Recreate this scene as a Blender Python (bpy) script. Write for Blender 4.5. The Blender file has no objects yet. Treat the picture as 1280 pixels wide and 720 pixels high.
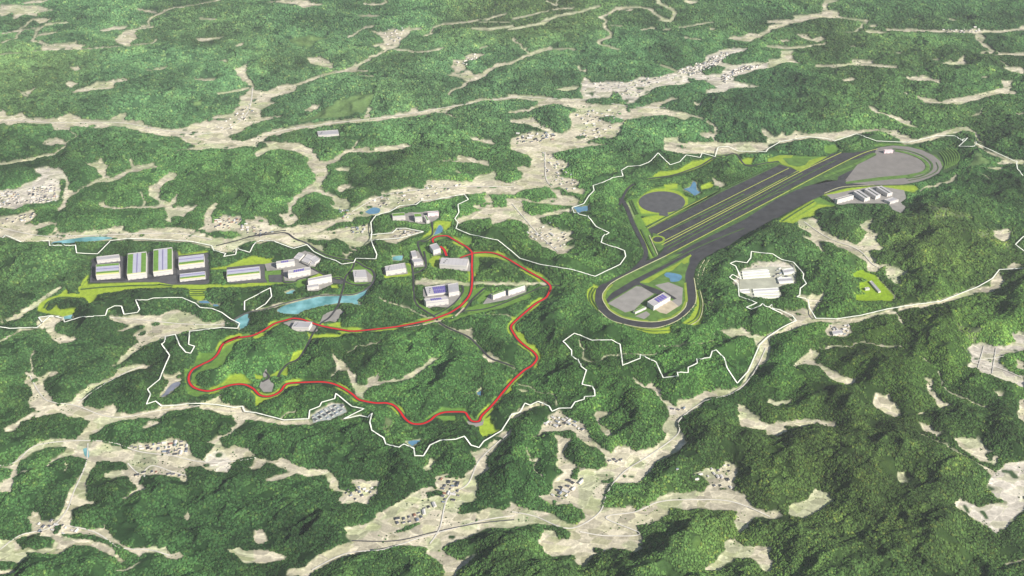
import bpy, bmesh, math, random
import numpy as np
from mathutils import Vector
from mathutils.geometry import tessellate_polygon
R = math.radians
sc = bpy.context.scene
C = sc.collection
rng = np.random.default_rng(7)
random.seed(7)

# ---------------------------------------------------------------- camera
CAM_H, TILT = 3200.0, R(33.5)          # height above the valleys, downward tilt
FPX = 1372.0                            # focal length in photo pixels (1280 wide)
cam = bpy.data.cameras.new("camera"); cam_ob = bpy.data.objects.new("camera", cam); C.objects.link(cam_ob)
cam_ob.location = (0, 0, CAM_H); cam_ob.rotation_euler = (math.pi/2 - TILT, 0, 0)
cam.sensor_width = 36.0; cam.lens = 36.0*FPX/1280.0
cam.clip_start = 10.0; cam.clip_end = 200000.0
sc.camera = cam_ob

# ---------------------------------------------------------------- sky, sun, exposure
SUN_EL, SUN_AZ = R(34), R(128)         # azimuth clockwise from +Y (the view direction)
w = bpy.data.worlds.new("World"); sc.world = w; w.use_nodes = True
nt = w.node_tree
sky = nt.nodes.new("ShaderNodeTexSky"); sky.sky_type = 'NISHITA'; sky.sun_disc = False
sky.sun_elevation = SUN_EL; sky.sun_rotation = SUN_AZ; sky.altitude = 500
bg = nt.nodes["Background"]; bg.inputs[1].default_value = 0.065
nt.links.new(sky.outputs[0], bg.inputs[0])
sl = bpy.data.lights.new("sun", 'SUN'); sl.energy = 5.0; sl.angle = R(0.5); sl.color = (1.0, 0.95, 0.87)
so = bpy.data.objects.new("sun", sl); C.objects.link(so)
sd = Vector((math.sin(SUN_AZ)*math.cos(SUN_EL), math.cos(SUN_AZ)*math.cos(SUN_EL), math.sin(SUN_EL)))
so.rotation_euler = sd.to_track_quat('Z', 'Y').to_euler()
so.location = (0, 0, 3000)
sc.view_settings.view_transform = 'Standard'; sc.view_settings.look = 'None'
sc.view_settings.gamma = 1.0; sc.view_settings.use_curve_mapping = False
sc.view_settings.exposure = 0.70
sc.cycles.use_denoising = True
sc.cycles.volume_bounces = 1
sc.cycles.max_bounces = 6

# ---------------------------------------------------------------- survey: map sheet <-> ground
ST, CT = math.sin(TILT), math.cos(TILT)
def unp(px, py, z=0.0):
    """survey coordinates to ground position at height z"""
    px = np.asarray(px, float); py = np.asarray(py, float)
    u = (px-640.0)/FPX; v = (py-360.0)/FPX
    dy = CT - v*ST; dz = -ST - v*CT
    t = (z-CAM_H)/dz
    return u*t, dy*t
def prj(x, y):
    """ground position (z = 0) to survey coordinates"""
    x = np.asarray(x, float); y = np.asarray(y, float)
    depth = y*CT + CAM_H*ST
    return 640.0 + FPX*x/depth, 360.0 - FPX*(y*ST - CAM_H*CT)/depth
ZN = {'a': (40,300,7.2), 'b': (180,290,7.2), 'c': (310,290,7.2), 'd': (460,240,7.2), 'e': (480,320,7.2), 'f': (580,290,7.2),
      'g': (730,320,7.2), 'h': (760,170,7.2), 'i': (770,240,7.2), 'j': (900,180,7.2), 'k': (1030,170,7.2), 'l': (1080,150,7.2),
      'm': (900,300,7.2), 'n': (280,350,5.76), 'o': (260,430,5.76), 'p': (1040,320,9.6)}
for _c in range(4):
    for _r in range(4): ZN['%d%d' % (_c, _r)] = (320*_c, 180*_r, 4.0)
def zpt(z, s):
    x0, y0, k = ZN[z]; a, b = s.split(',')
    return (x0+float(a)/k, y0+float(b)/k)
def zpts(txt):
    out = []
    for seg in txt.split('|'):
        tk = seg.split()
        out += [zpt(tk[0], s) for s in tk[1:]]
    return out

LAND = """
T 00 0,25 60,22 130,30 180,25 240,45 180,60 190,85 130,72 70,95 60,62 0,85
T 00 160,0 250,0 200,15 100,18
T 00 160,95 205,90 248,95 245,110 200,118
s 00 5 T 150,65 260,50
s 00 7 T 0,215 70,195 100,160 125,120 160,100
s 00 9 T 165,200 195,145 230,125 345,110
s 00 5 T 0,170 110,150 200,140
s 00 12 T 160,200 205,215 240,235
T 00 205,215 260,225 320,218 380,208 385,222 432,225 390,255 280,250 208,258
s 00 9 T 190,180 280,160
T 00 572,195 620,155 665,148 682,185 640,237 580,210
s 00 6 T 660,150 770,135
s 00 7 T 700,135 745,125 750,90 820,60 860,42 1000,22 1100,0 1150,-15
s 00 6 T 690,45 780,65
T 00 490,155 560,135 638,132 620,145 520,160
s 00 5 T -10,277 210,258 400,248 600,235 760,218 780,200
T 00 980,192 1120,185 1100,192 1000,207
s 00 6 T 1000,92 1080,96
T 00 1190,220 1215,215 1215,230 1170,235
T 00 350,338 400,332 405,347 360,354
T 00 320,420 350,405 390,415 360,438
T 00 95,465 185,445 130,480
T 00 345,465 480,412 640,390 640,405 575,415 570,440 400,465
T 00 730,355 840,328 820,345 740,360
T 00 1080,305 1130,298 1140,310
s 00 6 T 970,400 1080,400
T 00 -60,530 0,545 40,580 110,570 130,590 270,595 350,570 430,600 540,600 600,570 640,565 620,600 700,605 760,635 850,648 940,635 1000,615 1090,575 1150,570 1200,530 1190,480 1215,475 1260,430 1200,400 1180,370 1180,340 1240,320 1225,370 1262,410 1280,450 1340,455 1430,420 1480,425 1480,455 1350,490 1340,510 1380,515 1310,550 1300,590 1380,580 1410,590 1300,605 1230,640 1180,665 1120,685 1180,705 1280,715 1180,725 960,725 900,690 740,665 640,640 560,630 520,645 340,630 350,650 340,655 280,650 240,620 100,622 -60,635
s 00 8 T 1095,468 1150,460 1240,437
s 00 4 T 340,655 390,680 330,715
T 00 220,705 260,690 320,705 330,725 220,722
L 00 970,550 1000,525 1025,518 1000,550
T 10 50,15 130,0 250,0 270,15 330,22 240,42 200,20 100,10
s 10 7 T 550,20 620,25 650,12 642,0
T 10 500,80 560,72 620,78 600,85
s 10 7 T 450,190 490,175 512,158 540,140 590,130
T 10 575,155 640,160 680,145 720,155 770,130 765,170 720,210 730,230 690,242 650,250 570,230 640,215 620,180
s 10 9 T 770,145 830,145
s 10 7 T 700,247 800,262 860,258 940,240
s 10 7 T 830,187 880,170 890,137 940,120 1060,108 1160,95 1250,70
s 10 12 U 1080,145 1180,145 1290,128
s 10 5 U 1120,110 1270,110
s 10 13 T 650,252 600,275 540,305 495,335 440,355 340,375 240,412 160,435
s 10 22 T 180,435 80,465
s 10 20 T 500,325 480,350 450,355
s 10 4 T 440,355 560,355
T 10 255,290 330,288 385,325 385,345 310,330 260,315
s 10 6 T 520,375 595,385
T 10 985,300 1040,300 1045,340 1090,375 1130,365 1190,320 1290,308 1280,325 1200,335 1160,370 1110,400 1060,415 1040,400 1000,380 940,385 990,365 980,330
T 10 1030,290 1060,270 1110,265 1150,275 1090,300 1040,305
s 10 6 T 1120,245 1155,235
s 10 8 T 1060,415 980,455 960,480
s 10 4 T 890,255 950,240
T 10 240,555 280,525 330,522 320,545 270,558
s 10 30 T -40,720 20,690 80,665 130,655
s 10 22 T 100,660 250,635 400,612 540,605 700,580 820,565 940,553
s 10 14 T 900,558 1020,525 1100,508 1280,490 1320,490
s 10 12 T 545,600 560,560 575,540
T 10 770,545 830,545 840,572 760,575
s 10 5 T 950,570 1030,600
T 10 1060,685 1100,690 1180,705 1200,722 1100,705
L 10 400,520 520,490 590,490 560,540 520,570 400,590 180,620 250,600
L 10 160,210 280,190 370,195 270,245 180,235
s 20 6 T 0,92 140,65 240,45 300,40
s 20 10 U -20,148 80,130 160,112 220,80 330,60 430,30
s 20 20 U 150,118 180,95
s 20 6 T 170,5 225,30 215,0
s 20 10 T 430,220 440,205 490,185 500,172 470,140 465,95 440,85 490,70 520,45 600,50
s 20 8 T 520,40 640,35 700,55 740,90
s 20 14 U 740,95 790,108 815,80 805,50 765,30 720,0
s 20 4 T 500,130 550,132
s 20 5 T 440,225 550,248
s 20 6 T 640,155 690,138 710,145
s 20 8 T 760,150 790,147
s 20 6 T 840,140 920,125 1000,112
T 20 870,0 930,8 920,20 860,15
s 20 6 T 870,188 910,196 950,200
T 20 1070,195 1100,180 1150,185 1180,165 1220,170 1285,143 1285,160 1220,195 1190,208 1130,200
s 20 5 T 990,147 1020,147
s 20 9 T 0,310 50,290 90,270
s 20 14 T 90,270 140,255 190,240
s 20 7 T 90,270 50,235 0,195
s 20 4 T 190,248 320,248
W 20 360,390 410,410 500,410 580,410 640,385 700,390 800,370 830,350 900,330 960,310 970,280 1040,250 1100,240 1190,245 1120,265 1060,280 1045,310 1100,325 1280,310 1290,340 1200,350 1120,385 1110,405 1200,425 1250,435 1100,440 1060,460 970,470 970,450 1030,440 960,400 930,400 870,380 895,415 840,425 720,435 680,470 640,490 600,510 570,520 520,460 500,450 490,490 400,490 360,500 340,470 350,430
F 20 930,350 1000,330 1060,335 1040,370 960,375
s 20 8 T 740,325 780,340 820,360
T 20 330,325 350,350 380,345 370,365 330,350
U 20 215,450 280,435 340,432 320,450 270,460
T 20 -20,473 60,475 160,480 220,495 340,490 380,515 430,525 560,520 600,545 680,525 740,510 800,490 840,490 790,505 760,520 740,545 850,560 950,590 1000,620 1025,640 1010,690 1030,720 1010,710 995,680 1010,640 960,605 900,580 860,600 820,595 760,575 700,580 640,590 560,600 555,620 540,630 550,655 520,670 510,690 430,690 380,710 340,722 -5,722 10,690 100,660 200,665 250,670 290,650 300,610 280,580 310,560 330,545 200,520 150,535 100,555 -20,570 -20,560 80,545 130,525 120,505 70,500 -20,495
T 20 -5,600 60,595 100,585 120,610 190,645 210,670 120,640 60,620 -5,612
T 20 930,670 990,660 1010,690 970,690
U 20 760,690 840,690 850,722 760,722
T 20 1245,655 1285,655 1280,690 1250,675
T 20 895,515 960,520 930,532
F 20 430,590 500,580 560,600 540,615 470,612
T 30 280,0 350,0 300,15 300,50 350,60 350,90 260,90 160,110 -5,150 -5,130 80,115 -5,113 -5,104 120,97 130,82 250,70 275,50
s 30 7 T 350,88 430,100 490,105 470,130 430,160 390,165
s 30 8 T 510,130 550,130
T 30 470,155 540,153 600,165 520,175
s 30 9 T 590,150 700,150 840,157 960,155 1050,155 1150,160 1290,142
s 30 18 T 1010,155 1080,158
s 30 18 T 690,150 740,152
s 30 14 T 1260,135 1300,135
T 30 1030,195 1045,168 1080,175 1080,215 1120,250 1150,268 1285,265 1285,280 1170,278 1060,272 1060,260 1100,255 1060,220
T 30 140,172 180,175 220,195 270,185 290,195 240,212 200,200
T 30 55,200 90,195 110,208 70,210
s 30 9 T -10,230 80,240 160,238 290,222
T 30 70,255 120,255 125,290 145,315 60,318 -5,345 -5,300 70,290
s 30 6 T 415,235 430,235
s 30 11 T 240,328 330,330 430,322 520,325 600,335 650,340
T 30 420,298 530,300 530,315 420,318
T 30 370,402 430,390 440,400 380,412
s 30 4 T 635,269 665,269
s 30 6 T 820,299 850,300
T 30 830,325 900,310 950,310 975,285 1000,320 930,328
s 30 6 T 900,95 940,105
T 30 690,385 770,378 830,395 870,400 870,418 820,405 700,403
s 30 9 T 680,465 695,470
s 30 5 T 735,360 755,360
T 30 740,480 800,490 860,505 950,490 1040,475 1150,445 1170,440 1160,405 1215,405 1210,440 1200,455 1250,460 1230,472 1160,468 1080,490 1000,510 960,525 870,515 780,515
T 30 1185,335 1285,340 1285,372 1200,355
s 30 5 T 1160,310 1200,330
s 30 5 T 1060,385 1090,385
T 30 920,520 960,525 940,532
T 30 500,530 530,535 560,565 620,575 680,600 720,605 710,625 760,650 720,640 660,615 590,580 540,570
T 30 0,655 30,690 70,665 100,680 140,655 200,670 350,660 440,650 540,645 620,650 700,680 740,700 840,670 940,635 1000,630 1040,660 1060,700 1085,722 1050,700 1030,670 980,650 930,665 820,700 720,722 680,722 640,690 560,657 480,660 380,690 320,705 200,690 60,718 -5,718
s 30 4 T 1000,580 1060,570 1080,545
s 30 6 T 1235,570 1270,572
s 01 15 T -10,102 80,92 150,80 190,70 255,55
T 01 220,0 300,-5 260,10
s 01 7 T 260,60 270,45 320,15
W 01 100,215 210,160 170,130 220,120 300,125 340,160 340,175 300,170 300,260 290,280 200,300 130,300 60,325 -20,320 -20,230 60,225
T 01 340,160 350,230 380,240 480,180 510,170 480,115 430,105 500,95 520,80 540,130 520,165 570,165 610,145 650,120 640,85 650,75 670,110 760,95 790,115 740,125 650,140 610,165 570,190 480,195 420,225 350,265 325,320 290,340 290,320 320,260 330,180
T 01 -20,370 80,350 160,330 190,350 160,375 120,400 220,395 290,395 290,450 400,440 500,435 580,415 630,405 620,430 660,445 740,420 830,415 900,420 990,430 1020,410 1015,370 1060,305 1100,290 1080,320 1055,370 1050,400 1110,360 1200,360 1210,380 1280,380 1300,540 1280,480 1200,510 1180,555 1120,540 1070,520 960,495 860,490 700,480 560,480 440,490 260,490 240,495 120,505 50,475 -20,465
F 01 190,430 280,400 285,420 230,460 170,460
F 01 1030,450 1080,435 1190,440 1210,460 1150,475 1080,470
F 01 1190,520 1260,500 1290,520 1250,545 1190,535
T 01 750,220 800,180 850,140 885,145 880,175 830,195 800,240 800,280 840,295 890,250 880,290 860,310 940,315 1000,305 960,335 920,345 930,360 860,360 860,390 830,380 840,350 820,315 780,320 700,325 580,325 510,320 490,310 520,290 530,310 600,318 710,315 790,305 790,290 740,260
s 01 7 T 705,255 720,310
T 01 970,-5 1285,-5 1285,20 1100,25 1000,30 880,42 970,20
T 11 -10,50 60,15 20,-5 210,-5 290,30 300,60 335,95 380,80 430,40 480,25 600,15 740,0 780,10 740,22 600,40 460,45 400,90 345,105 365,140 330,190 340,240 380,250 440,280 470,310 440,340 370,310 400,300 380,270 300,240 220,265 190,300 175,335 210,375 180,400 150,405 110,355 160,350 150,300 240,230 280,200 300,150 260,100 270,80 200,40 120,30 60,42 -10,82
s 11 10 T 480,25 500,-5
T 11 380,130 420,118 460,125 480,138 440,138
T 11 400,215 440,200 500,225 450,225 440,240 410,235
T 11 890,95 1000,82 1010,60 1060,65 1170,95 1165,110 1090,95 1020,88
s 11 5 T 1000,145 1080,155
T 11 480,320 560,270 640,240 760,215 830,225 850,185 930,185 1000,190 1070,190 1130,155 1190,135 1210,160 1200,180 1280,195 1345,190 1345,230 1290,250 1200,250 1160,250 1050,255 900,285 800,300 700,325 600,360 500,370 480,390 400,400 340,430 290,440 400,430 560,405 580,430 570,460 680,450 700,425 780,430 840,440 760,465 700,500 600,480 570,500 500,520 500,545 440,500 400,470 370,485 250,470 270,490 330,510 350,540 300,520 250,500 180,520 120,500 80,490 -5,500 -5,440 90,430 170,410 290,400 430,370
T 11 1150,250 1180,260 1190,320 1280,305 1330,300 1340,385 1250,378 1190,405 1170,370 1100,380 1000,395 1010,370 1080,355 1130,330 1080,320 1150,290
T 11 -10,360 60,370 70,400 130,420 -10,445
T 11 790,675 960,680 1060,690 1280,690 1450,690 1450,702 1200,705 1000,705 800,700
T 11 420,545 480,545 450,570
T 21 -10,-5 400,-5 500,10 400,12 330,30 200,45 200,70 280,100 280,120 240,130 250,165 300,170 350,200 300,215 370,235 350,255 280,240 250,220 180,215 120,220 60,230 -10,250 -10,195 50,170 60,150 15,120 60,110 90,120 100,75 70,50 -10,35
T 21 180,215 260,250 330,285 310,310 240,305 100,290 0,280 0,270 120,285 230,270
T 21 -30,270 50,285 70,340 100,360 180,340 280,320 290,335 200,355 130,370 160,400 230,430 300,445 300,470 270,500 310,515 270,550 240,560 150,520 80,460 90,430 50,385 -30,365
T 21 760,-5 1285,-5 1285,30 1200,45 1020,50 950,55 850,50 760,30
T 21 1000,170 1060,200 1040,215 1010,205
W 21 1140,625 1200,600 1285,590 1285,725 1120,725 1090,700 1130,670
s 31 12 T 1030,0 1100,40 1200,80 1290,90
T 31 1150,100 1170,80 1285,80 1280,115 1240,100 1170,105
L 31 975,135 1010,110 1030,70 1060,65 1080,85 1120,100 1060,110 1010,130 980,145
s 31 8 T 780,215 860,205 890,192
s 31 14 T 890,195 925,175 940,160
s 31 6 T 760,240 780,215
T 31 1060,120 1180,115 1170,130 1130,130
s 31 4 U 1040,160 1100,175 1150,200
T 31 150,375 230,370 270,435 360,480 440,500 470,470 490,445 460,400 490,380 515,380 510,430 550,450 540,480 570,520 560,540 500,530 540,600 600,610 700,640 690,660 660,660 660,700 630,700 600,660 580,620 520,640 490,635 480,590 440,555 330,500 250,485 290,550 270,545 220,490 170,470 230,460 160,420
H 31 770,350 960,390 1020,405 830,420
H 31 1040,480 1130,420 1220,430 1210,470 1200,530 1060,510
T 31 1130,430 1200,425 1210,470 1180,490 1140,480
T 31 1190,610 1230,590 1285,600 1200,625
T 31 1100,725 1110,690 1150,640 1170,670 1180,690 1160,725
W 31 -10,590 60,580 130,610 140,650 130,700 -10,725
T 02 -10,180 90,130 120,100 190,60 250,20 290,-5 310,0 240,50 150,110 100,150 20,180
s 02 9 T -10,270 60,235 110,205 190,205
T 02 190,150 260,140 310,145 320,165 210,215 190,195
T 02 230,215 270,190 280,230 380,250 380,270 340,285 300,285 260,250
T 02 540,150 620,140 700,140 780,140 830,120 890,115 970,135 1030,170 1120,165 1120,200 1000,210 880,235 800,260 720,290 660,335 600,380 560,400 590,360 650,300 690,265 670,235 720,195 700,185 640,190 600,180 550,165
F 02 760,176 800,174 802,190 770,190
T 02 570,220 650,185 670,195 600,220
s 02 9 T 168,320 150,360 165,425
T 02 120,430 170,425 190,450 240,425 310,420 230,445 210,465 250,540 290,590 370,570 400,530 480,480 570,440 590,400 640,395 710,380 770,400 700,410 600,440 520,485 420,550 420,590 500,610 560,580 580,600 570,625 650,630 780,610 810,590 880,585 980,580 1040,560 1110,530 1100,575 1220,600 1290,640 1290,665 1220,655 1200,680 1165,722 1150,700 1180,670 1150,640 1060,620 980,610 860,620 800,650 640,665 540,680 490,722 420,722 450,660 380,650 280,630 200,640 120,680 80,710 20,722 20,700 100,670 160,620 210,610 150,600 145,560 160,530 140,490 115,480 130,450
T 02 820,440 900,420 910,460 880,480 840,540 790,570 850,500 800,540 850,470
T 02 710,700 740,670 800,665 790,690 720,710
s 12 14 T -20,118 100,95 200,62
s 12 10 T 200,62 330,37 450,37
s 12 7 T 455,345 500,310 540,295 620,285
T 12 370,445 400,410 385,345 440,375 480,420 510,440 510,480 550,480 560,450 610,435 600,465 650,465 740,450 750,430 820,400 880,355 920,355 900,375 820,420 800,440 740,465 620,480 560,500 540,530 535,555 500,540 490,500 470,450 450,415 410,405 390,440
s 12 7 T 620,60 700,85 780,115 880,150 940,190 1040,230 1100,270
T 12 1010,210 1080,205 1090,250 1040,230
T 12 1130,330 1170,325 1200,360 1175,385 1150,375
s 12 9 T 1190,352 1230,380 1290,405
s 12 6 T 1140,130 1230,140 1280,150
T 12 -10,638 60,650 140,665 260,650 285,680 140,692 -10,665
s 12 7 T 130,660 150,630 190,615
W 12 270,630 380,580 440,585 450,620 370,660 280,675
s 12 9 T 430,665 480,640 530,635
s 12 6 T 1040,550 1090,530
H 12 640,660 680,670 680,722 640,722
s 22 7 U 340,265 355,310 350,350 380,375 440,380 460,345 640,335 730,330
s 22 4 U 730,300 900,290 1000,265 1010,235
T 22 600,465 640,475 660,490 700,480 740,520 750,560 790,575 820,600 830,570 900,555 960,520 1060,510 1130,500 1180,420 1230,300 1220,260 1160,245 1080,245 1030,210 1160,205 1200,235 1285,250 1285,360 1200,430 1160,500 1080,540 980,560 940,600 860,640 830,680 830,722 740,722 790,640 780,600 740,560 700,520 650,500
W 22 765,570 830,590 820,625 790,630
T 22 410,640 430,620 510,620 440,665 450,690 480,700 490,722 460,715 430,680
T 22 145,700 190,640 240,610 280,650 340,670 370,690 380,722 140,722
T 22 -10,640 60,600 130,580 180,590 180,600 110,600 40,640 -10,662
s 22 6 U 20,480 100,500 130,530 210,540 225,600
U 22 20,510 60,505 90,520 40,525
H 22 960,80 1010,70 1000,150 970,140
T 22 1120,580 1160,590 1240,660 1285,680 1285,715 1150,700 1130,640
T 32 -10,240 70,200 130,170 60,125 0,105 0,95 80,120 160,110 210,110 200,70 160,60 150,40 260,40 285,25 280,60 240,100 220,140 230,160 340,160 460,140 600,110 680,90 830,75 900,50 1030,-5 1160,-5 1120,20 1060,20 900,80 780,105 700,110 640,125 680,180 670,190 640,140 560,135 460,165 420,175 350,175 230,170 160,190 100,220 40,235 -10,265
T 32 290,180 400,175 425,230 380,255 300,245 290,215
T 32 120,390 210,310 260,320 245,360 260,385 320,415 380,440 440,460 410,485 360,470 280,430 240,390 150,385 125,410
s 32 6 T 250,300 420,298 460,275 560,285 660,305
T 32 -10,560 60,570 110,560 100,580 40,590 -10,580
T 32 -10,680 60,680 160,660 320,665 350,685 340,700 220,690 120,700 90,722 -10,722
T 32 530,535 600,535 610,560 650,590 665,640 630,650 600,630 540,600 525,580
T 32 780,460 810,460 830,520 860,560 910,590 860,605 800,520
W 32 990,320 1020,280 1080,280 1130,300 1200,285 1230,270 1220,230 1260,225 1290,240 1290,310 1180,335 1150,350 1150,380 1230,430 1290,440 1290,520 1220,480 1130,450 1060,430 1040,400 980,400 1010,370 1010,340
T 32 1230,360 1280,370 1290,410 1240,400
s 32 8 U 850,420 870,490 920,530 1020,570
s 32 11 T 1020,570 1090,600
s 32 6 U 770,360 830,385
T 32 750,680 800,690 840,722 790,722
T 32 740,630 790,625 780,640
T 32 1250,570 1290,550 1290,690 1240,660
T 32 1110,530 1170,530 1160,545
H 32 940,210 1060,230 1030,280 960,250
T 03 -10,165 60,170 100,120 150,90 240,40 320,30 380,30 420,-5 460,-5 450,50 520,50 600,70 640,90 660,70 720,60 800,60 860,30 930,40 950,90 960,110 1010,140 1060,90 1080,60 1050,50 1020,55 1080,30 1150,0 1180,0 1100,30 1110,70 1140,80 1180,60 1240,80 1270,120 1200,140 1170,150 1140,210 1060,195 1000,170 960,175 930,190 940,240 920,250 870,230 780,215 720,215 700,260 740,290 680,310 640,350 610,370 640,330 690,280 660,260 640,215 600,225 560,240 515,240 515,215 560,200 640,190 620,160 560,150 480,145 440,200 430,280 430,340 470,355 480,370 430,365 360,400 355,470 420,490 510,480 520,465 545,510 580,540 620,560 660,580 740,575 830,570 850,610 900,600 920,620 880,640 840,630 800,600 720,600 700,630 680,610 620,580 540,545 470,520 370,510 300,520 340,530 430,545 520,555 570,590 620,650 600,660 560,620 450,580 370,565 330,600 280,625 200,610 120,595 150,620 100,655 -10,640 -10,545 60,545 160,490 160,470 130,430 160,405 200,405 220,440 270,440 320,380 340,320 380,250 410,190 430,130 380,120 340,110 290,140 250,175 240,165 310,110 330,75 250,80 150,110 100,150 90,210 70,240 60,310 -10,300 -10,260 50,230 70,200 60,180 -10,180
F 03 70,545 160,510 200,525 250,530 280,550 260,590 180,590 110,580
W 03 1010,140 1080,90 1130,110 1160,150 1140,205 1060,190
s 03 8 T 320,150 332,180 320,200
s 03 5 T 100,212 150,218
T 03 1270,150 1295,155 1285,190 1240,180
T 03 915,420 940,400 945,430 930,450
T 03 -10,700 60,690 90,710 60,725 -10,725
U 03 1130,590 1200,575 1290,600 1295,660 1210,655 1180,610
s 03 7 T 580,700 660,680 700,660
U 03 690,60 720,95 780,95 800,150 740,205 700,215 655,160
T 13 -10,130 60,145 140,130 200,170 280,185 360,185 380,210 410,240 420,290 460,310 500,290 490,265 465,240 520,240 540,250 610,245 620,300 570,330 555,360 510,350 430,360 410,340 430,305 370,280 350,230 345,205 250,225 200,210 100,240 30,245 90,215 170,200 150,180 60,155 -10,162
T 13 -10,155 50,160 20,190 -10,180
T 13 -10,495 30,490 60,545 10,560 -10,540
T 13 -10,590 100,600 150,620 140,640 -10,662
T 13 460,480 580,450 590,420 690,370 780,310 830,280 900,280 890,220 960,215 1010,240 1060,210 1100,150 1070,100 1120,90 1230,0 1290,-5 1270,30 1200,60 1190,100 1150,120 1160,190 1090,230 1110,290 1110,340 1030,360 1010,410 1100,400 1160,380 1240,390 1290,365 1290,480 1150,485 1080,520 930,570 940,610 1000,640 1100,630 1000,690 1010,725 950,725 920,660 850,620 850,580 780,570 700,570 560,610 480,620 340,680 290,700 270,725 150,725 160,690 240,670 330,600 480,550 450,530 440,490
F 13 690,500 700,488 780,460 830,450 790,480 702,504
U 13 680,375 800,310 830,290 830,330 740,400 600,450 640,410
U 13 850,530 920,530 930,600 860,600
T 13 830,180 870,130 900,140 890,160 850,195
H 13 640,-5 680,-5 680,30 650,40
T 23 100,45 120,40 165,-5 150,-5
T 23 210,25 300,40 280,60 260,110 290,150 330,180 430,190 480,170 470,120 420,80 370,70 330,30 310,-5 380,-5 400,50 440,70 480,100 500,110 510,80 560,70 620,100 700,70 750,40 770,-5 840,-5 880,60 850,90 780,130 720,150 680,210 640,250 560,265 490,265 460,330 440,370 500,380 580,370 630,395 680,370 740,320 800,310 960,300 1000,260 960,220 900,220 960,190 1030,190 1060,150 1110,160 1130,200 1110,230 1110,290 1160,310 1210,380 1290,410 1290,435 1200,430 1180,480 1140,510 1110,450 1130,400 1060,385 950,390 860,395 790,385 765,430 700,460 620,460 620,490 650,550 670,590 620,600 560,585 480,590 400,620 380,660 360,690 320,660 310,620 250,620 200,630 160,600 130,540 150,490 200,500 230,540 280,540 280,500 210,470 120,450 40,470 -10,475 -10,355 40,380 130,395 200,410 270,460 330,460 370,430 340,380 290,365 200,365 130,320 180,300 210,250 260,200 220,170 230,100 220,60
U 23 580,160 620,140 670,150 660,180 600,180
U 23 550,560 600,540 670,590 620,600
s 23 5 T 70,105 100,140
s 23 9 T 90,140 125,140 115,190 145,235
T 23 460,-5 500,10 490,25 460,15
T 23 950,690 1000,660 1060,600 1060,550 1110,530 1160,570 1290,575 1290,700 1250,690 1220,640 1180,625 1130,630 1080,660 1040,710 980,700
T 33 -10,-5 100,0 60,20 -10,20
T 33 -10,400 60,400 70,430 40,445 -10,440
U 33 110,370 160,355 240,290 300,310 325,350 250,400 190,430 130,435 100,410
T 33 650,205 690,200 700,255 660,260
s 33 9 U 760,10 860,60 980,120 1080,180
s 33 16 T 1080,180 1140,220
T 33 800,-5 860,0 850,30
T 33 920,30 1050,35 1100,90 1140,130 1140,170 1060,140 980,90
W 33 1150,190 1200,150 1290,150 1290,340 1200,350 1150,330 1090,280 1110,240
W 33 920,360 950,340 1060,370 1180,350 1290,335 1290,380 1240,420 1200,470 1140,510 1100,470 1010,420 930,385
T 33 -10,600 30,640 20,690 -10,690
s 33 12 T 1190,660 1290,635
G a 45,615 70,570 130,530 250,490 310,435 330,490 430,490 410,440 510,310 500,400 900,380 1152,375 1152,435 900,445 640,490 600,500 530,600 480,530 400,530 240,530 160,560 120,620 160,640 220,590 260,630 400,630 400,655 290,690 120,660 50,640
s a 8 D 400,520 240,520 150,555 115,600
s a 6 D 440,440 600,425 900,415 1152,405
s a 5 D 450,415 520,320
G b 0,455 260,455 290,470 740,480 1152,450 1152,485 900,500 560,505 550,600 510,620 420,600 400,510 240,505 0,510
s b 5 M 420,560 550,560
s b 5 M 420,580 550,580
s b 5 D 0,480 240,500
G b 600,330 740,310 900,240 1000,225 1152,260 1152,285 900,300 740,335 600,340
G b 305,170 340,200 480,185 580,170 570,190 310,215
G c 0,230 60,225 240,245 120,285 0,300
G c 0,450 180,460 320,450 320,470 0,498
M c 150,350 290,345 315,380 315,465 180,465 150,400
G c 560,410 650,370 760,420 540,440
M c 440,440 530,420 520,470 470,510 430,500
G c 745,480 820,475 815,510 750,512
M c 890,400 940,330 990,300 1080,330 1152,330 1152,430 1100,470 940,470
G d 340,640 390,640 420,700 380,720 340,720
G d 600,270 640,260 760,270 740,320 690,350 670,300 600,330 590,370 460,430 540,360 590,300
M d 790,410 960,430 950,470 890,480
G d 950,535 1152,545 1152,595 960,580
M d 940,580 1010,580 1005,725 940,725
G d 540,620 600,570 660,580 640,690 590,690
M d 460,490 520,470 560,520 560,600 530,640 490,600
M e 0,170 170,140 240,150 300,150 360,100 330,150 240,190 0,210
M e 180,60 240,90 240,150 200,150
M e 290,400 350,430 450,500 600,500 720,280 780,270 770,340 600,500 480,560 330,490
G e 720,470 860,440 1080,420 760,510
M e 780,300 900,280 930,290 800,400 760,400
M e 570,590 700,530 1152,415 1152,440 700,560 580,610
M e 830,400 920,310 960,320 960,350 860,430
G e 90,640 200,605 330,590 200,625
G f 110,185 270,180 400,240 480,280 300,235 130,215
G f 590,690 620,630 700,590 720,600 620,690
M f 0,690 130,650 340,640 600,560 620,590 350,690 130,720 0,720
M f -5,40 90,60 60,120 0,115
G 22 -5,145 30,150 5,175
G 22 80,110 130,50 160,50 110,100
G 22 20,220 60,230 80,280 120,290 150,340 140,370 120,410 110,390 125,355 70,310 40,300 30,270
G 22 -5,455 60,430 40,460 -5,478
M 02 995,325 1060,325 1090,310 1080,350 1000,380 960,400
M 02 920,410 960,400 945,450 970,500 1040,520 1000,550 940,540 930,500
G 02 1090,490 1170,430 1220,435 1270,475 1210,485 1160,485
M 02 1090,330 1130,290 1200,260 1110,400 1000,420 980,450 1000,480 960,480 960,430 1060,370
G 12 -5,540 60,545 20,590 -5,600
G 12 -5,225 50,225 -5,265
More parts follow.
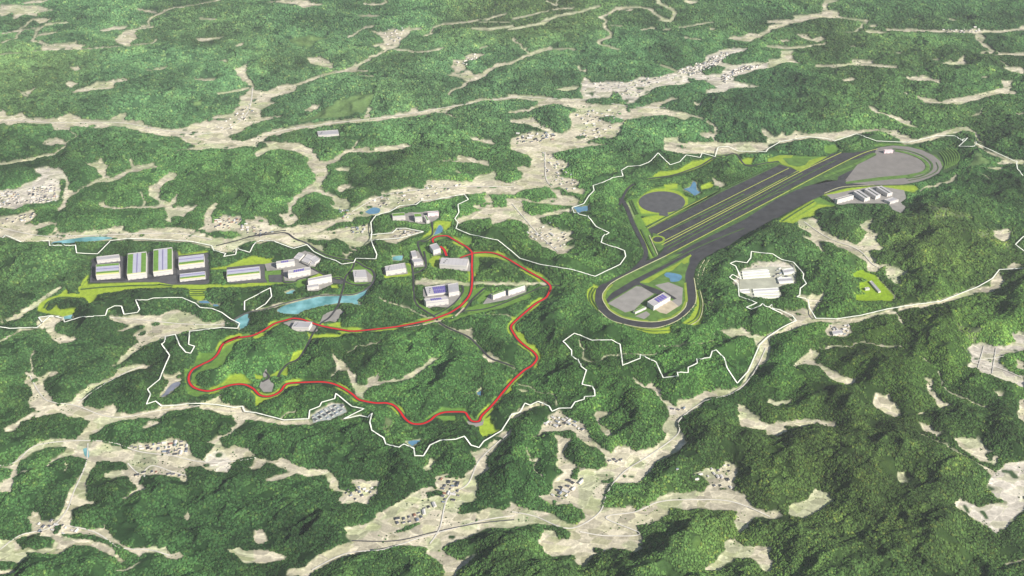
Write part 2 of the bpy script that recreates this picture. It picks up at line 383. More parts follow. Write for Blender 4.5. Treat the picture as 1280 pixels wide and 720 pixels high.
G n 600,380 640,395 860,390 860,420 640,425 610,430
G n 730,320 850,300 850,345 760,335
G n 470,595 500,530 560,505 575,530 520,580
G n 410,680 440,640 465,620 465,700
G n 330,690 400,650 380,690
G n 20,710 50,680 130,685 175,725 20,725
G n 220,390 300,385 290,420 200,440
M o 60,330 150,220 240,220 340,290 260,285 200,280
G o 90,300 165,225 240,220 310,285 220,280
G o 340,460 360,390 440,380 370,450
G o 330,220 400,230 380,260 340,250
M 12 840,655 930,600 1040,600 1060,620 940,620 890,650
M 12 890,640 1000,640 1000,665 940,670
G 12 1110,680 1170,640 1200,722 1120,722
G 12 1220,560 1270,490 1285,510 1260,530
G 13 1115,-5 1220,-5 1130,35
G 21 700,165 730,140 830,130 900,90 1000,70 1010,85 900,130 780,160
G 21 1130,85 1180,70 1215,75 1200,100 1140,100
G 21 760,210 830,200 820,225 780,225
G 21 940,210 1000,190 1010,215 950,235
M h 380,480 520,450 660,440 700,540 780,560 800,590 620,720 260,720 180,700 140,600 270,560
G h 400,480 500,470 640,500 720,560 720,620 600,700 300,700 260,600 300,540
G h 500,440 620,430 630,470 520,480
G i 200,240 400,200 500,200 640,120 700,100 300,330 220,280
M i 90,80 160,60 210,200 290,330 380,570 310,610 210,350 150,230
s i 7 G 215,350 330,590
s i 5 D 240,350 350,580
s i 5 U 300,390 370,560
s i 6 U 105,100 165,235
s i 5 D 130,80 190,210
D i 5,150 35,135 60,190 20,180
D i 135,325 155,325 230,480 215,485
G 31 50,390 70,370 230,275 310,295 340,310 250,325 230,360 170,370 130,400
s 31 4 M 110,385 260,290
s 31 4 M 170,350 250,300
G 31 270,255 400,220 540,210 740,205 755,225 730,240 560,225 300,260
M 31 -5,70 120,60 250,65 360,60 280,90 200,115 150,125 60,110 -5,85
s 31 7 G 60,75 90,105 170,115 230,80
M 31 280,10 340,8 360,30 310,50 280,45
N p 240,230 300,180 360,170 440,200 540,240 600,310 740,460 740,540 400,545 290,540 280,470 400,460 330,400 320,340 420,290 360,265 250,260
s p 8 T 540,240 640,350 750,480 740,530
G g 85,260 135,280 100,330 95,420 130,500 60,440 25,370 30,310
s g 5 D 70,290 60,380 100,460
G g 280,600 400,625 560,650 700,650 850,610 780,640 780,700 620,715 450,665 290,620
G g 1010,300 1060,330 1080,450 1080,560 1030,640 880,610 960,540 1010,440
s g 6 D 1035,330 1050,470 1010,600
s g 6 M 1065,400 1065,520 1030,610
s g 8 G 1060,60 1020,130 1005,210 1010,270
s g 4 D 1100,20 1065,80 1060,160
s g 4 U 1115,30 1085,90 1080,160
s g 4 D 1145,20 1110,90
M j 830,500 900,480 1060,560 880,540
M k 420,95 520,70 700,75 860,120 1000,160 1060,170 1150,150 1150,200 1130,290 1070,330 1060,250 880,110 620,85
D k 850,140 1050,150 1000,175 900,140
D l 600,265 700,270 845,280 865,350 850,420 790,455 700,485 720,400
G e 0,170 180,140 240,150 240,170 0,212
"""
FLAT = """
apron asphalt 1.0 g 150,260 110,300 100,400 130,490 230,570 350,610 500,640 650,645 800,600 900,540 985,450 1005,380 1000,300 985,200 1000,120 1040,50 1110,0 | i 900,540 1060,460 1152,400 | j 420,720 600,620 750,540 900,470 1000,430 1152,390 | k 400,445 700,440 850,415 950,380 1035,335 1068,280 1045,225 985,175 880,125 760,95 620,85 480,105 400,120 300,140 150,155 | j 1000,90 720,250 640,215 540,185 0,440 | i 290,335 330,400 340,450 400,480 430,520 370,580 300,610 200,640 120,710
infield_grass grass 1.5 g 165,370 190,310 300,215 740,0 | i 660,545 690,535 | g 960,-20 950,60 915,150 905,230 925,330 930,400 900,480 800,560 650,595 500,590 350,560 240,500 185,430
infield_lane asphalt 2.0 g 195,400 250,335 450,215 620,130 850,0 | i 870,410 1152,265 | i 1152,330 720,540 680,560 | g 900,20 500,235 | g 510,248 630,290 840,370 830,400 760,370 600,330 | g 500,262 460,270 240,400 215,425
infield_verge lime 2.3 g 500,240 700,140 870,55 950,5 940,60 760,130 580,245
infield_verge lime 2.3 i 430,715 560,640 670,565 680,575 560,690 500,725
infield_verge grass 2.6 g 590,245 700,170 800,130 880,60 915,90 905,180 915,230 850,245 740,235
infield_verge lime 2.3 g 165,370 190,310 250,255 262,262 205,320 190,380 240,480 350,545 500,578 640,582 780,550 870,490 910,400 905,320 900,250 920,240 935,400 905,480 800,562 650,597 500,592 350,562 240,502 185,430
test_pad concrete 2.2 g 215,430 470,275 520,280 630,345 540,400 450,490 370,510
test_pad concrete 2.2 g 640,265 760,238 890,290 882,430 850,460 790,405 835,385
test_pad yard 2.4 g 600,480 780,400 850,455 740,525 680,510 650,490
test_pad concrete 2.4 g 460,545 560,500 600,530 540,570
test_pad grass 2.7 g 570,560 600,520 650,515 680,545 660,590 580,590
strip_grass darkgrass 1.5 i 190,715 700,440 1152,212 | j 700,365 1000,220 1152,150 | k 300,210 440,150 470,165 470,185 400,240 200,330 130,365 120,400 0,400 | j 1040,300 820,370 740,390 500,500 | i 1152,250 700,470 400,635 260,715
field_edge darkgrass 1.7 i 262,312 500,192 900,-18 | j 0,428 540,177 545,184 0,440 | i 1000,-48 500,212 295,328
far_grass lime 1.8 j 430,135 540,100 660,105 640,125 560,130 620,190 700,210 770,190 800,150 940,110 960,120 830,190 780,225 720,250 690,240 640,210 560,185 520,150 430,165
far_grass grass 1.6 j 560,135 690,130 800,130 860,110 790,160 760,195 700,205 620,190
loop_pad asphaltlight 1.5 k 190,400 300,260 420,200 480,170 500,160 640,155 760,180 850,215 905,260 905,300 860,340 700,360 450,385
loop_grass grass 1.8 k 190,415 300,400 500,372 740,352 900,335 780,375 500,402 200,432
curve_field asphaltlight 1.3 k 470,115 500,105 620,88 760,98 880,128 985,178 1045,228 1066,280 1033,333 950,378 850,412 700,437 400,443 190,420 300,250 460,150
skid_pad asphaltmid 1.4 ELL 827.4 252.8 29.0 13.4 | h 540,670
skid_pad_lane asphaltmid 1.6 h 470,680 530,675 540,725 460,715
small_skid_grass lime 2.4 ELL 822.5 299.8 9 4.8 | h 0,0
small_skid_pad asphalt 2.8 ELL 822.3 299.8 6.2 3.2 | h 0,0
field_base grass 1.6 i 330,370 380,385 440,440 430,500 385,540 330,450
yard_platform asphaltmid 1.0 a 530,170 800,140 865,145 862,340 1152,325 1152,378 520,385 530,300
yard_platform asphaltmid 1.0 b -5,330 30,180 80,180 85,370 255,375 262,155 295,160 310,215 540,190 585,180 580,430 610,460 560,470 250,475 -5,425
yard_platform asphaltmid 1.1 b 745,320 1040,290 1085,290 1090,420 1110,455 750,465
access_yard asphalt 1.5 a 535,175 575,175 580,355 830,340 862,140 835,140 840,365 1152,330 1152,345 545,375
access_yard asphalt 1.5 b 0,410 290,375 270,160 290,160 305,440 570,425 580,200 545,190 585,185 592,435 300,462 288,390 0,425
yard_platform concrete 1.0 c 150,290 250,270 430,240 480,280 560,330 640,370 540,400 520,415 430,440 330,440 310,340 170,350
yard_platform concrete 1.0 c 410,240 440,180 520,165 660,230 650,280 600,315 560,310 460,270
car_park asphaltmid 1.8 c 185,390 300,385 305,455 190,450
car_park asphaltmid 1.8 c 750,425 860,430 850,470 760,460
yard_platform concrete 1.0 c 940,370 1060,340 1125,400 1110,450 960,455
yard_platform concrete 1.0 c 530,440 760,400 765,465 640,530 525,535
yard_platform concrete 1.0 d 205,195 640,165 640,240 560,275 500,290 410,280 340,265 215,262
yard_platform concrete 1.0 d 370,540 450,530 500,620 510,670 415,680
yard_platform concrete 1.0 d 550,480 640,490 660,560 590,575
yard_platform concrete 1.0 d 640,600 900,590 935,680 935,715 640,705
yard_platform concrete 1.0 e -10,90 190,60 215,160 0,185
yard_platform concrete 1.0 e 350,290 600,240 690,330 690,380 590,460 400,470 355,400
yard_platform concrete 1.0 f 170,650 230,560 560,490 560,540 380,610 230,640
yard_platform concrete 1.0 k 20,530 100,520 240,490 480,450 720,490 740,560 690,600 740,640 700,700 600,660 580,610 400,610 130,620
yard_platform concrete 1.0 n 690,310 720,240 850,205 865,240 800,305 760,295
yard_platform concrete 1.0 n 425,310 500,290 640,300 680,370 520,375
yard_platform concrete 1.0 o 380,275 440,255 475,290 460,345 400,345 370,310
yard_platform concrete 1.0 o 390,185 430,180 420,240 400,240
yard_platform concrete 1.0 12 1055,665 1080,675 1130,670 1140,655 1135,685 1100,695 1060,688
white_yard paleyard 1.0 m 180,270 450,240 680,250 690,300 670,400 540,400 545,470 580,500 500,540 300,530 170,470
estate_ground estate 0.6 12 280,632 330,605 390,580 440,585 452,618 375,658 285,674
"""
ROADS = """
route_road asphalt 11 c 0,45 200,20 340,10 420,60 520,100 600,150 680,200 800,235 960,265 1050,315 1120,350 1140,420 1110,480 1050,520
route_road asphalt 9 01 1080,510 1180,485 1290,455 | 11 150,432
route_road asphalt 9 c 870,440 820,410 760,420
route_road asphalt 10 c 960,265 940,330 890,390 870,440 862,490 845,550 830,600 810,670 | n 820,190 760,270 690,320 640,390 610,450 560,540 520,580 460,605 410,660 390,700
route_road asphalt 9 o 410,200 440,240 390,275
route_road asphaltmid 9 n 50,300 160,240 300,210 450,165 600,130 700,112 860,110 950,100 1040,60 1080,0
route_road asphalt 10 c 460,270 560,320 650,370 760,420 870,440
route_road asphalt 10 c 310,340 320,450 420,450 450,430 540,405
route_road asphalt 9 c 870,440 900,460 960,475 1050,475 1110,455
route_road asphalt 10 e 240,0 255,100 265,200 270,350 290,430 360,490 450,545 500,600 580,650 740,720 | 12 1080,260 1120,300 1170,350 1220,370 1290,395
route_road asphalt 9 e 360,-40 380,60 370,110 290,155 255,150
route_road asphalt 9 d 575,270 580,380 520,430 450,455 480,560 520,640 515,690
route_road asphalt 9 d 690,405 600,405 540,440 480,450
route_road asphalt 8 e 700,265 712,320 650,410 560,480 450,540
route_road asphalt 10 e 910,290 850,340 780,410 720,490 640,540
route_road asphalt 8 e 720,500 900,480 1040,440 1152,395 | f 600,540 720,490 860,480
route_road asphalt 10 h 360,388 480,372 600,350 750,300 850,260 950,200 1050,180 1152,165 | j 240,195 430,170 530,160
route_road asphalt 15 i 30,120 60,60 100,-20 160,-70
route_road asphalt 26 i 40,60 90,130 150,280 200,380 250,480 265,580 190,680
terrace_road pale 5 g 740,0 300,215 190,310 165,370 185,430 240,500 350,560 500,590 650,595 800,560 900,480 925,420
terrace_road yellow 5 g 740,0 | i 1152,206 | j 1152,148 | k 480,118
terrace_road pale 5 g 130,490 230,575 350,615 500,645 650,650 800,605 905,540 990,450 1010,380 1005,300 990,200
terrace_road yellow 5 i 410,480 1152,90 | j 720,255 1090,80
terrace_road yellow 4 i 440,440 1152,72 | j 700,245
terrace_road yellow 4 i 370,385 1130,0 | j 620,220
terrace_road yellow 4 i 280,330 500,210 820,45
terrace_road darkgrass 9 i 480,345 1152,20
terrace_road darkgrass 6 i 460,520 1152,150 | j 760,290 1040,150
terrace_road darkgrass 5 i 760,240 1152,50 | j 690,255
terrace_road darkgrass 8 i 460,255 960,-10 | j 0,420 530,170
terrace_road grass 26 k 640,135 760,160 870,205 925,255 930,300 880,335 760,360
terrace_road darkgrass 12 k 620,118 750,135 880,180 960,240 972,290 940,330 860,368 740,385
terrace_road grass 20 k 0,370 230,280 380,205 460,160
terrace_road darkgrass 5 k 1010,240 1028,290 1000,330 900,375 760,405
terrace_road pale 4 k 0,520 150,465 350,450 450,445
terrace_road darkgrass 6 i 350,700 700,520 900,430 1152,330
terrace_road darkgrass 6 j 200,600 500,450 760,400
terrace_road darkgrass 4.5 g 1068,40 1030,110 1012,190 1012,260
terrace_road pale 4 g 1085,40 1045,110 1026,190 1024,260
terrace_road darkgrass 4.5 g 1105,40 1065,110 1045,180 1045,250
terrace_road pale 4 g 1130,30 1085,110 1062,180
terrace_road darkgrass 4.5 g 85,285 50,350 60,420 120,500
terrace_road darkgrass 4.5 g 110,290 78,350 85,410 130,480
terrace_road darkgrass 4.5 g 300,612 450,650 620,680 780,670
terrace_road darkgrass 4.5 g 1030,320 1050,440 1010,560 930,610
terrace_road pale 4 g 1045,320 1070,450 1040,570 960,625
terrace_road darkgrass 7 i 120,80 180,210
terrace_road darkgrass 7 i 140,75 200,205
terrace_road darkgrass 8 i 225,340 345,585
terrace_road pale 4 i 300,395 375,570
terrace_road darkgrass 6 b 415,523 555,521
terrace_road darkgrass 6 b 415,541 555,539
terrace_road darkgrass 6 b 415,559 555,557
terrace_road darkgrass 6 b 415,575 555,573
terrace_road darkgrass 9 a 440,450 640,430 900,415 1152,408 | b 130,475 260,490
terrace_road darkgrass 9 a 400,525 250,522 150,560 110,620
terrace_road darkgrass 9 j 850,520 700,610 560,700
terrace_road grass 5 i 430,500 1152,118 | j 740,270
valley_road pale 5 23 0,400 120,425 250,480 340,470 440,400 480,300 560,200 700,110 830,10 | 22 840,660 960,570 1100,530 1200,440 1270,300
valley_road pale 5 23 340,500 470,520 640,510 | 23 470,430 620,400 740,350 900,340 1100,350 1290,425
valley_road pale 5 13 280,690 450,610 640,590 820,530 1000,480 1150,440 1290,420
valley_road asphaltmid 5 13 480,545 700,545 900,500 1100,460 1290,440
valley_road pale 5 13 870,560 920,480 960,330 1060,260 1120,140 1260,10
valley_road pale 5 03 0,170 80,150 180,70 380,45 560,55 700,100 860,120 1000,150 1150,150 1280,130
valley_road pale 5 03 640,160 700,210 760,170 860,200 930,220
valley_road pale 5 03 440,60 430,160 370,300 330,400 250,480 100,520 0,590
valley_road pale 5 03 330,470 480,505 600,580 740,590 850,620
valley_road pale 5 02 150,440 230,560 380,590 520,640 640,645 820,610 1000,590
valley_road pale 5 02 390,580 480,510 620,430 720,390
valley_road pale 5 02 550,150 700,160 900,180 1080,185 1150,175
valley_road pale 6 21 165,40 170,170 200,215
valley_road pale 5 21 0,300 60,370 130,450 230,540
valley_road pale 6 11 480,340 620,265 780,235 1000,215 1290,215
valley_road pale 6 01 0,420 200,460 400,460 700,450 900,450 1060,480
valley_road pale 6 00 0,600 300,615 600,615 800,650 1000,670 1150,640 1240,560 1265,440
valley_road pale 6 10 0,690 150,650 400,615 700,580 1000,530 1290,488 | 20 120,490 400,505 600,535 800,540
valley_road pale 7 20 420,460 640,430 860,370 1050,290 1150,250
valley_road pale 5 31 180,390 300,470 450,530 520,600 560,620
valley_road pale 4 32 1010,310 1180,340 | 32 1020,370 1150,400 1270,450
valley_road pale 4 32 1080,290 1050,400
valley_road pale 4 32 1140,300 1120,430
terrace_road grass 8 l 679,296 717,345 733,400 719,455
terrace_road grass 8 l 696,288 737,337 753,392 736,447
terrace_road grass 8 l 714,280 758,329 774,384 754,439
terrace_road grass 8 l 732,272 778,321 794,376 772,431
terrace_road grass 8 l 749,264 799,313 815,368 789,423
terrace_road grass 8 l 767,256 819,305 835,360 807,415
terrace_road grass 8 l 784,248 840,297 856,352 824,407
"""
REDS = """
d 590,460 580,432 603,412 650,400 715,400 760,425 830,465 890,500 922,530 937,558 936,640 936,720 | e 795,170 790,280 775,345 740,400 680,460 600,512 520,545 430,575 300,605 150,635 0,655 | n 1050,362 930,372 850,362 750,345 670,325 600,300 560,287 500,280 440,295 370,315 320,345 270,375 200,405 100,420 40,435 0,458 | 02 1200,245 1140,265 1110,290 1090,330 1060,360 1010,385 965,410 945,445 950,480 980,505 1040,518 1100,505 1160,487 1220,485 1265,505 | o 345,345 375,372 430,382 490,365 530,335 555,300 600,285 750,278 830,278 900,290 970,320 1040,365 1080,400 | 12 540,568 600,578 650,578 690,590 720,620 745,655 780,680 830,682 870,665 900,640 940,625 1000,622 1045,625 1060,645 1080,668 1115,668 1130,640 1180,590 1230,530 1280,470 | 22 60,415 100,390 125,355 110,325 70,295 30,260 0,215 -5,195 10,175 60,130 120,80 170,50 190,12 | f 770,545 780,500 755,465 700,425 600,370 500,310 400,250 330,215 270,195 190,187 80,195
d 830,598 860,585 905,570 930,562
d 650,495 685,525 708,580
"""
LINES = """
01 -10,493 35,465 120,503 250,490 250,515 380,515 385,553 490,557 555,490 640,480 860,487 960,495 1060,515 1070,540 1130,555 1120,570 1180,560 1185,530 1250,550 1270,510 1300,490 | 11 80,492 120,505 190,530 255,510 290,545 350,575 400,590 430,608 490,600 500,580 600,582 605,560 575,490 580,450 575,400 600,365 670,345 720,315 800,310 830,290 900,285 1040,258 1062,285 1010,310 1015,350 995,380 1010,400 1000,430 1070,460 1210,490 1280,545 | 21 40,580 140,610 300,635 415,670 540,610 568,570 562,540 500,520 445,500 455,470 485,452 420,420 380,370 310,350 300,325 360,305 385,265 410,240 405,215 450,200 500,178 555,168 545,140 580,120 640,115 690,95 730,52 790,112 840,95 870,62 940,75 950,52 1015,70 1030,22 1080,18 1130,42 1270,45 1280,30 | 30 60,715 200,690 300,700 330,712 440,675 540,712 700,718 840,685 930,685 975,715 | l 880,190 930,175 850,250 1000,250
31 1030,0 1240,95 1245,130 1275,170 1300,180
02 -10,200 50,210 190,205 215,180 195,155 260,145 320,160 325,178 400,155 530,145 540,115 575,97 610,100 622,140 690,130 700,115 680,68 740,68 770,58 910,55 980,85 1000,105 1060,110 1110,130 1150,160 1200,185 1190,210 1110,205 950,225 945,290 975,300 955,335 930,330 900,295 878,240 830,250 825,280 810,290 850,345 800,465 740,515 755,540 735,590 780,575 810,600 980,585 1080,590 1170,605 1215,600 1225,625 | 12 0,632 140,668 265,662 270,620 320,600 330,580 395,562 400,535 480,600 540,612 440,662 520,645 560,655 582,635 570,680 580,720 | 13 640,40 650,70 715,85 740,70 790,90 795,128 838,128 870,75 920,50 1000,45 1042,30 1075,75 1115,88 1140,55 1230,0 | 22 0,640 40,630 65,585 90,595 130,577 185,598 200,625 235,610 295,608 315,578 360,565 362,552 415,548 412,520 400,500 350,490 372,420 345,400 330,370 298,350 298,320 255,275 312,235 400,270 495,268 540,290 553,395 640,360 640,342 720,380 755,458 830,450 825,430 880,432 880,405 925,385 922,368 990,355 1000,325 1020,318 1060,360 1075,410 1125,485 1180,425 1238,290 1280,250 | 32 70,205 140,170 120,145 60,118 0,105 | m 560,680 380,600 280,640 235,620 330,580 170,520 160,400 85,350 110,325 190,365 140,250 90,225 140,205 240,220 275,175 280,118 470,140 550,190 660,215 750,320 745,360 775,405 720,450 715,515 690,525 790,550 800,620 860,720 | 32 240,160 340,162 460,145 600,112 700,95 860,75 960,35 1050,0 | 31 1120,680 1155,635 1290,628
31 1300,560 1235,510 1275,470 1300,465
n 150,230 150,165 335,68 345,130 300,185 230,225
d 20,400 130,388 220,380 262,340 340,340 500,370 300,425 10,452
02 190,205 225,170 250,150 300,148
"""
WATER = """
n 385,215 450,180 600,140 700,120 850,115 950,108 1040,60 1030,110 960,145 1000,195 920,170 830,165 700,190 600,215 540,245 390,240
n 70,295 170,245 190,290 165,340 110,365 100,320
a 175,25 270,25 265,55 180,50
a 290,690 370,675 375,715 290,718
b 600,650 680,655 690,675 610,672
c 330,550 400,520 430,530 410,555 340,560
11 545,340 585,318 620,325 612,345 570,350
d 600,375 640,300 665,315 672,355 590,388
d 215,580 320,575 315,612 225,620
21 310,315 385,312 388,338 320,342
12 1105,520 1125,505 1135,535 1115,552
13 745,50 825,40 785,78
03 415,85 440,82 445,125 425,120
h 680,480 740,462 765,415 790,425 800,490 832,512 780,540 740,510
g 720,175 740,155 790,155 870,175 880,200 850,230 780,235 770,205 735,190
02 800,550 860,480 905,475 850,530 820,552
01 265,490 440,465 560,472 300,505
b 480,625 560,620 610,640 500,645
"""
BLD = """
plant_hall;long white hall with two green roof strips, leftmost of the striped halls, front row;a 585,362 797,345 575,222 45;d 0 .13 yel,d .13 .3 grn,d .32 .53 lav,d .53 .57 rdg,d .57 .8 lav,d .82 1 grn
plant_hall;low grey roofed white hall behind the leftmost striped hall;a 590,213 795,190 580,150 28;d .3 .7 gry
plant_hall;deep white hall with front-to-back green and lavender roof stripes, left of the pair;a 865,362 1037,342 862,122 50;d 0 .03 yel,u 0 .28 grn,u .3 .5 lav,u .5 .54 rdg,u .54 .72 lav,u .74 1 grn
plant_hall;deep white hall with front-to-back green and lavender roof stripes, right of the pair;b 90,402 262,380 85,158 42;d 0 .03 yel,u 0 .26 grn,u .28 .49 lav,u .49 .53 rdg,u .53 .74 lav,u .76 1 grn
plant_hall;white hall with crosswise lavender roof band, rear one of two between the asphalt yards;b 318,342 548,315 312,225 40;d 0 .1 yel,d .1 .35 grn,d .38 .65 lav,d .65 .7 rdg,d .7 1 lav
plant_hall;low white hall with crosswise lavender roof band, front one of two between the asphalt yards;b 325,450 555,425 322,377 20;d 0 .15 yel,d .15 .4 grn,d .42 .7 lav,d .7 .77 rdg,d .77 1 lav
plant_hall;long striped white hall beside the square car park, rightmost of its row;b 752,452 1050,420 745,340 48;d 0 .1 yel,d .1 .32 grn,d .35 .65 lav,d .65 .71 rdg,d .71 1 lav
office_block;white office block with blue solar panels beside the cluster of grey terraces;c 260,330 422,306 254,264 42;s .28 .7 .15 .85 4 2
office_block;white office block with blue solar panels above the long white workshop;c 365,420 562,385 366,345 44;s .25 .75 .15 .85 5 2
long_workshop;long white workshop beside the small bright green lawn above the lake;c 545,492 755,450 548,418 50;d .2 .8 gry
annex_building;low white annex joined to the left end of the long workshop;c 536,527 638,512 532,478 24;d .2 .8 gry
square_hall;white hall with ribbed grey roof standing inside the looping road;c 958,448 1076,445 942,342 38;d .05 .95 rib
terrace_building;leftmost grey roofed terrace building near the boundary line;c 412,245 462,262 458,182 12;d .45 .55 gry
terrace_building;second grey roofed terrace building in the cluster of four;c 482,270 545,292 535,195 12;d .45 .55 gry
terrace_building;third grey roofed terrace building in the cluster of four;c 556,300 600,305 590,232 12;d .45 .55 gry
terrace_building;rightmost grey roofed terrace building in the cluster of four;c 602,290 652,258 578,230 14;d .45 .55 gry
laboratory;white laboratory with grass roof, left of the three at the upper site;d 224,258 338,250 216,192 32;d .3 .95 grn
laboratory;square white laboratory with grass roof, middle of the upper site;d 425,272 490,268 410,195 38;d .3 .95 grn
laboratory;pale pink fronted long laboratory at the back right of the upper site;d 540,222 636,215 535,175 30;d .25 .8 gry
laboratory;narrow white laboratory wing standing beside the pond access road;d 527,285 555,282 503,213 28;u .3 .7 grn
service_building;white service building with rooftop units between two curving roads;d 415,665 495,655 392,602 30;d .2 .8 gry
service_building;low grey roofed service building behind the white one with rooftop units;d 400,600 445,592 383,532 12;d .2 .8 gry
pit_building;white block on a concrete yard at the hook end of the red track;d 590,565 655,545 553,478 38;d .1 .9 gry
assembly_hall;large white hall with plain grey roof beside the straight red track;d 645,690 890,705 662,590 40;d .04 .96 rib
assembly_hall;white hall with ribbed grey roof beside the small blue pond;e 20,178 200,148 6,92 38;d .04 .96 rib
solar_hall;white hall roofed with many violet solar strips, rear one of two inside the track bend;e 392,362 575,340 368,278 12;s .35 .98 .08 .92 7 2
solar_hall;white hall with violet solar strips, front one of two inside the track bend;e 380,458 582,435 360,385 48;s .25 .75 .2 .9 6 1
hall_extension;plain grey roofed hall joined to the right side of the rear solar hall;e 585,368 678,350 575,255 34;d .1 .9 gry
narrow_building;small white building with grass roof left of its twin by the red track;f 262,612 375,572 240,562 42;d .4 1 grn
narrow_building;larger white building with grass roof nearest the sharp red track bend;f 400,575 548,525 393,520 45;d .4 1 grn
control_centre;tall white block with violet solar panels inside the lower loop of the speedway;g 625,492 775,405 570,412 40;s .35 .9 .15 .9 4 3
long_shed;low white shed with grass roof beside the concrete pads in the lower loop;g 460,525 560,478 440,497 18;d .4 1 grn
test_garage;wide white garage with dark roof band, leftmost on the concrete yard below the speedway;k 115,612 262,572 72,572 36;d .45 .65 drk
test_garage;slanting white garage, second from left on the concrete yard below the speedway;k 360,595 410,580 268,498 30;u .4 .6 drk
test_garage;slanting white garage, third from left on the concrete yard below the speedway;k 460,575 505,556 368,480 30;u .4 .6 drk
test_garage;slanting white garage, rearmost on the concrete yard below the speedway;k 565,550 612,538 473,458 30;u .4 .6 drk
test_garage;low white garage nearest the camera side of the concrete yard below the speedway;k 592,615 668,592 542,572 20;d .3 .7 gry
tower_building;pale pink building at the far end of the speedway;k 542,158 618,154 535,122 26;d .2 .8 gry
farm_building;long thin white building on the bright green clearing;p 555,442 585,435 450,302 14;u .3 .7 gry
farm_building;short white building on the bright green clearing;p 400,414 452,407 390,378 20;u .3 .7 gry
paddock_building;wide white building with grey roof beside the red track and crossing road;n 490,365 612,368 512,298 26;d .1 .9 gry
small_shed;tiny white shed in the forest below the curving service road;n 600,546 622,544 598,536 5;d .2 .8 gry
warehouse;long pale grey warehouse above the tan valley at upper middle;10 312,688 416,680 306,656 10;d .1 .9 gry
greenhouse;long white greenhouse, rearmost of the upper three;m 200,302 440,282 195,280 9;d .4 .6 gry
greenhouse;long white greenhouse, middle of the upper three;m 203,328 450,308 198,306 9;d .4 .6 gry
greenhouse;long white greenhouse, front of the upper three;m 208,352 455,334 204,333 9;d .4 .6 gry
greenhouse;wide white greenhouse, rear of the lower three;m 300,475 530,462 296,440 9;d .4 .6 gry
greenhouse;wide white greenhouse, middle of the lower three;m 308,502 535,492 304,479 9;d .4 .6 gry
greenhouse;wide white greenhouse, front of the lower three;m 315,530 540,522 310,508 9;d .4 .6 gry
greenhouse;short white greenhouse left of the lower three;m 180,482 270,475 175,445 9;d .4 .6 gry
factory_building;bright white factory block behind at the greenhouse site;m 575,315 675,300 560,262 12;d .3 .7 gry
factory_building;bright white factory block in front at the greenhouse site;m 530,395 660,385 515,340 12;d .3 .7 gry
storage_shed;white shed standing in the light clearing by the boundary road;32 325,240 375,232 320,215 8;d .3 .7 gry
"""
HOUSE = """
house in the housing estate at the left edge, below the bright cleared ground;22;0.15;01 0,230 60,235 110,260 60,300 0,300
house in the close rows of the estate beside the bright cleared ground;40;0.12;01 140,225 290,205 290,260 180,290 140,250
house among the scattered lots at the lower left of the estate;14;0.3;01 0,390 60,370 160,340 180,360 110,395 0,400
house in the village beside the round wooded knoll;24;0.3;01 1080,370 1200,360 1210,390 1150,425 1060,420
house in the village strip along the grey route road;16;0.25;01 1210,400 1280,390 1300,430 1400,430 1300,470 1200,440
village house at the fork of the tan valley above the pond;14;0.3;11 410,325 470,330 480,370 430,380
village house on the cream hillock inside the boundary line;14;0.3;11 690,430 780,430 820,440 740,470 700,480
farmhouse in the tan strip left of the cream hillock;10;0.3;11 440,410 560,405 560,450 470,450
village house at the left of the broad valley junction;22;0.3;20 20,665 200,665 220,710 20,715
*town house in the far town along the tan valley;105;0.3;20 820,360 980,300 1060,260 1100,270 1040,310 1000,350 900,380
*town house on the right arm of the far town;56;0.3;20 1040,380 1160,330 1270,325 1130,370 1060,420
house in the compact grey estate above the tan road;60;0.05;12 280,640 380,588 440,590 445,615 370,655 290,670
farmhouse among the tan plots on the lower slope;22;0.35;13 920,235 1010,250 1020,350 920,360
village house along the dark hedge in the lower valley;22;0.25;13 690,430 810,400 880,350 900,370 820,440 700,475
village house in the patchwork fields at lower left;36;0.3;03 640,75 780,60 900,30 940,60 950,110 860,120 780,90 700,85
village house at the foot of the patchwork fields;12;0.3;03 650,205 760,190 880,200 920,230 780,210 680,240
village house beside the lower valley road;18;0.3;23 330,0 400,60 500,130 570,140 480,160 430,90
village house near the orange roofed lot;14;0.3;23 200,320 280,240 400,210 330,270 260,330
village house where the lower valley narrows;12;0.3;22 770,580 830,600 900,580 870,610 800,630
small block among the sheds of the white greenhouse yard;14;0.3;31 20,640 60,620 120,640 120,690 40,700
*m;42;0.3;20 370,400 520,420 640,395 800,375 830,390 690,430 600,500 520,470 400,440
*m;42;0.35;20 320,560 560,540 540,620 430,690 330,700
*m;28;0.35;21 150,20 280,110 340,210 280,240 160,150
*m;28;0.35;11 520,300 700,240 900,200 1100,195 900,260 600,330
*m;28;0.35;01 -10,300 280,260 300,290 120,300 -10,320
*m;17;0.35;00 1060,640 1250,520 1270,560 1150,660
*m;17;0.35;10 640,150 760,140 720,210 650,230
*m;17;0.35;10 1000,310 1100,270 1130,280 1050,330
*m;28;0.35;21 60,450 200,400 290,460 240,540
*m;14;0.35;32 300,190 400,185 415,230 330,245
*m;21;0.35;30 840,150 1050,140 1080,165 900,165
*m;21;0.35;22 150,690 230,630 320,670 360,715
*m;14;0.35;03 180,420 340,470 420,500 300,510 170,500
*m;14;0.35;13 430,300 560,260 610,290 500,340
*m;17;0.35;23 800,230 1090,160 1100,290 980,270
"""

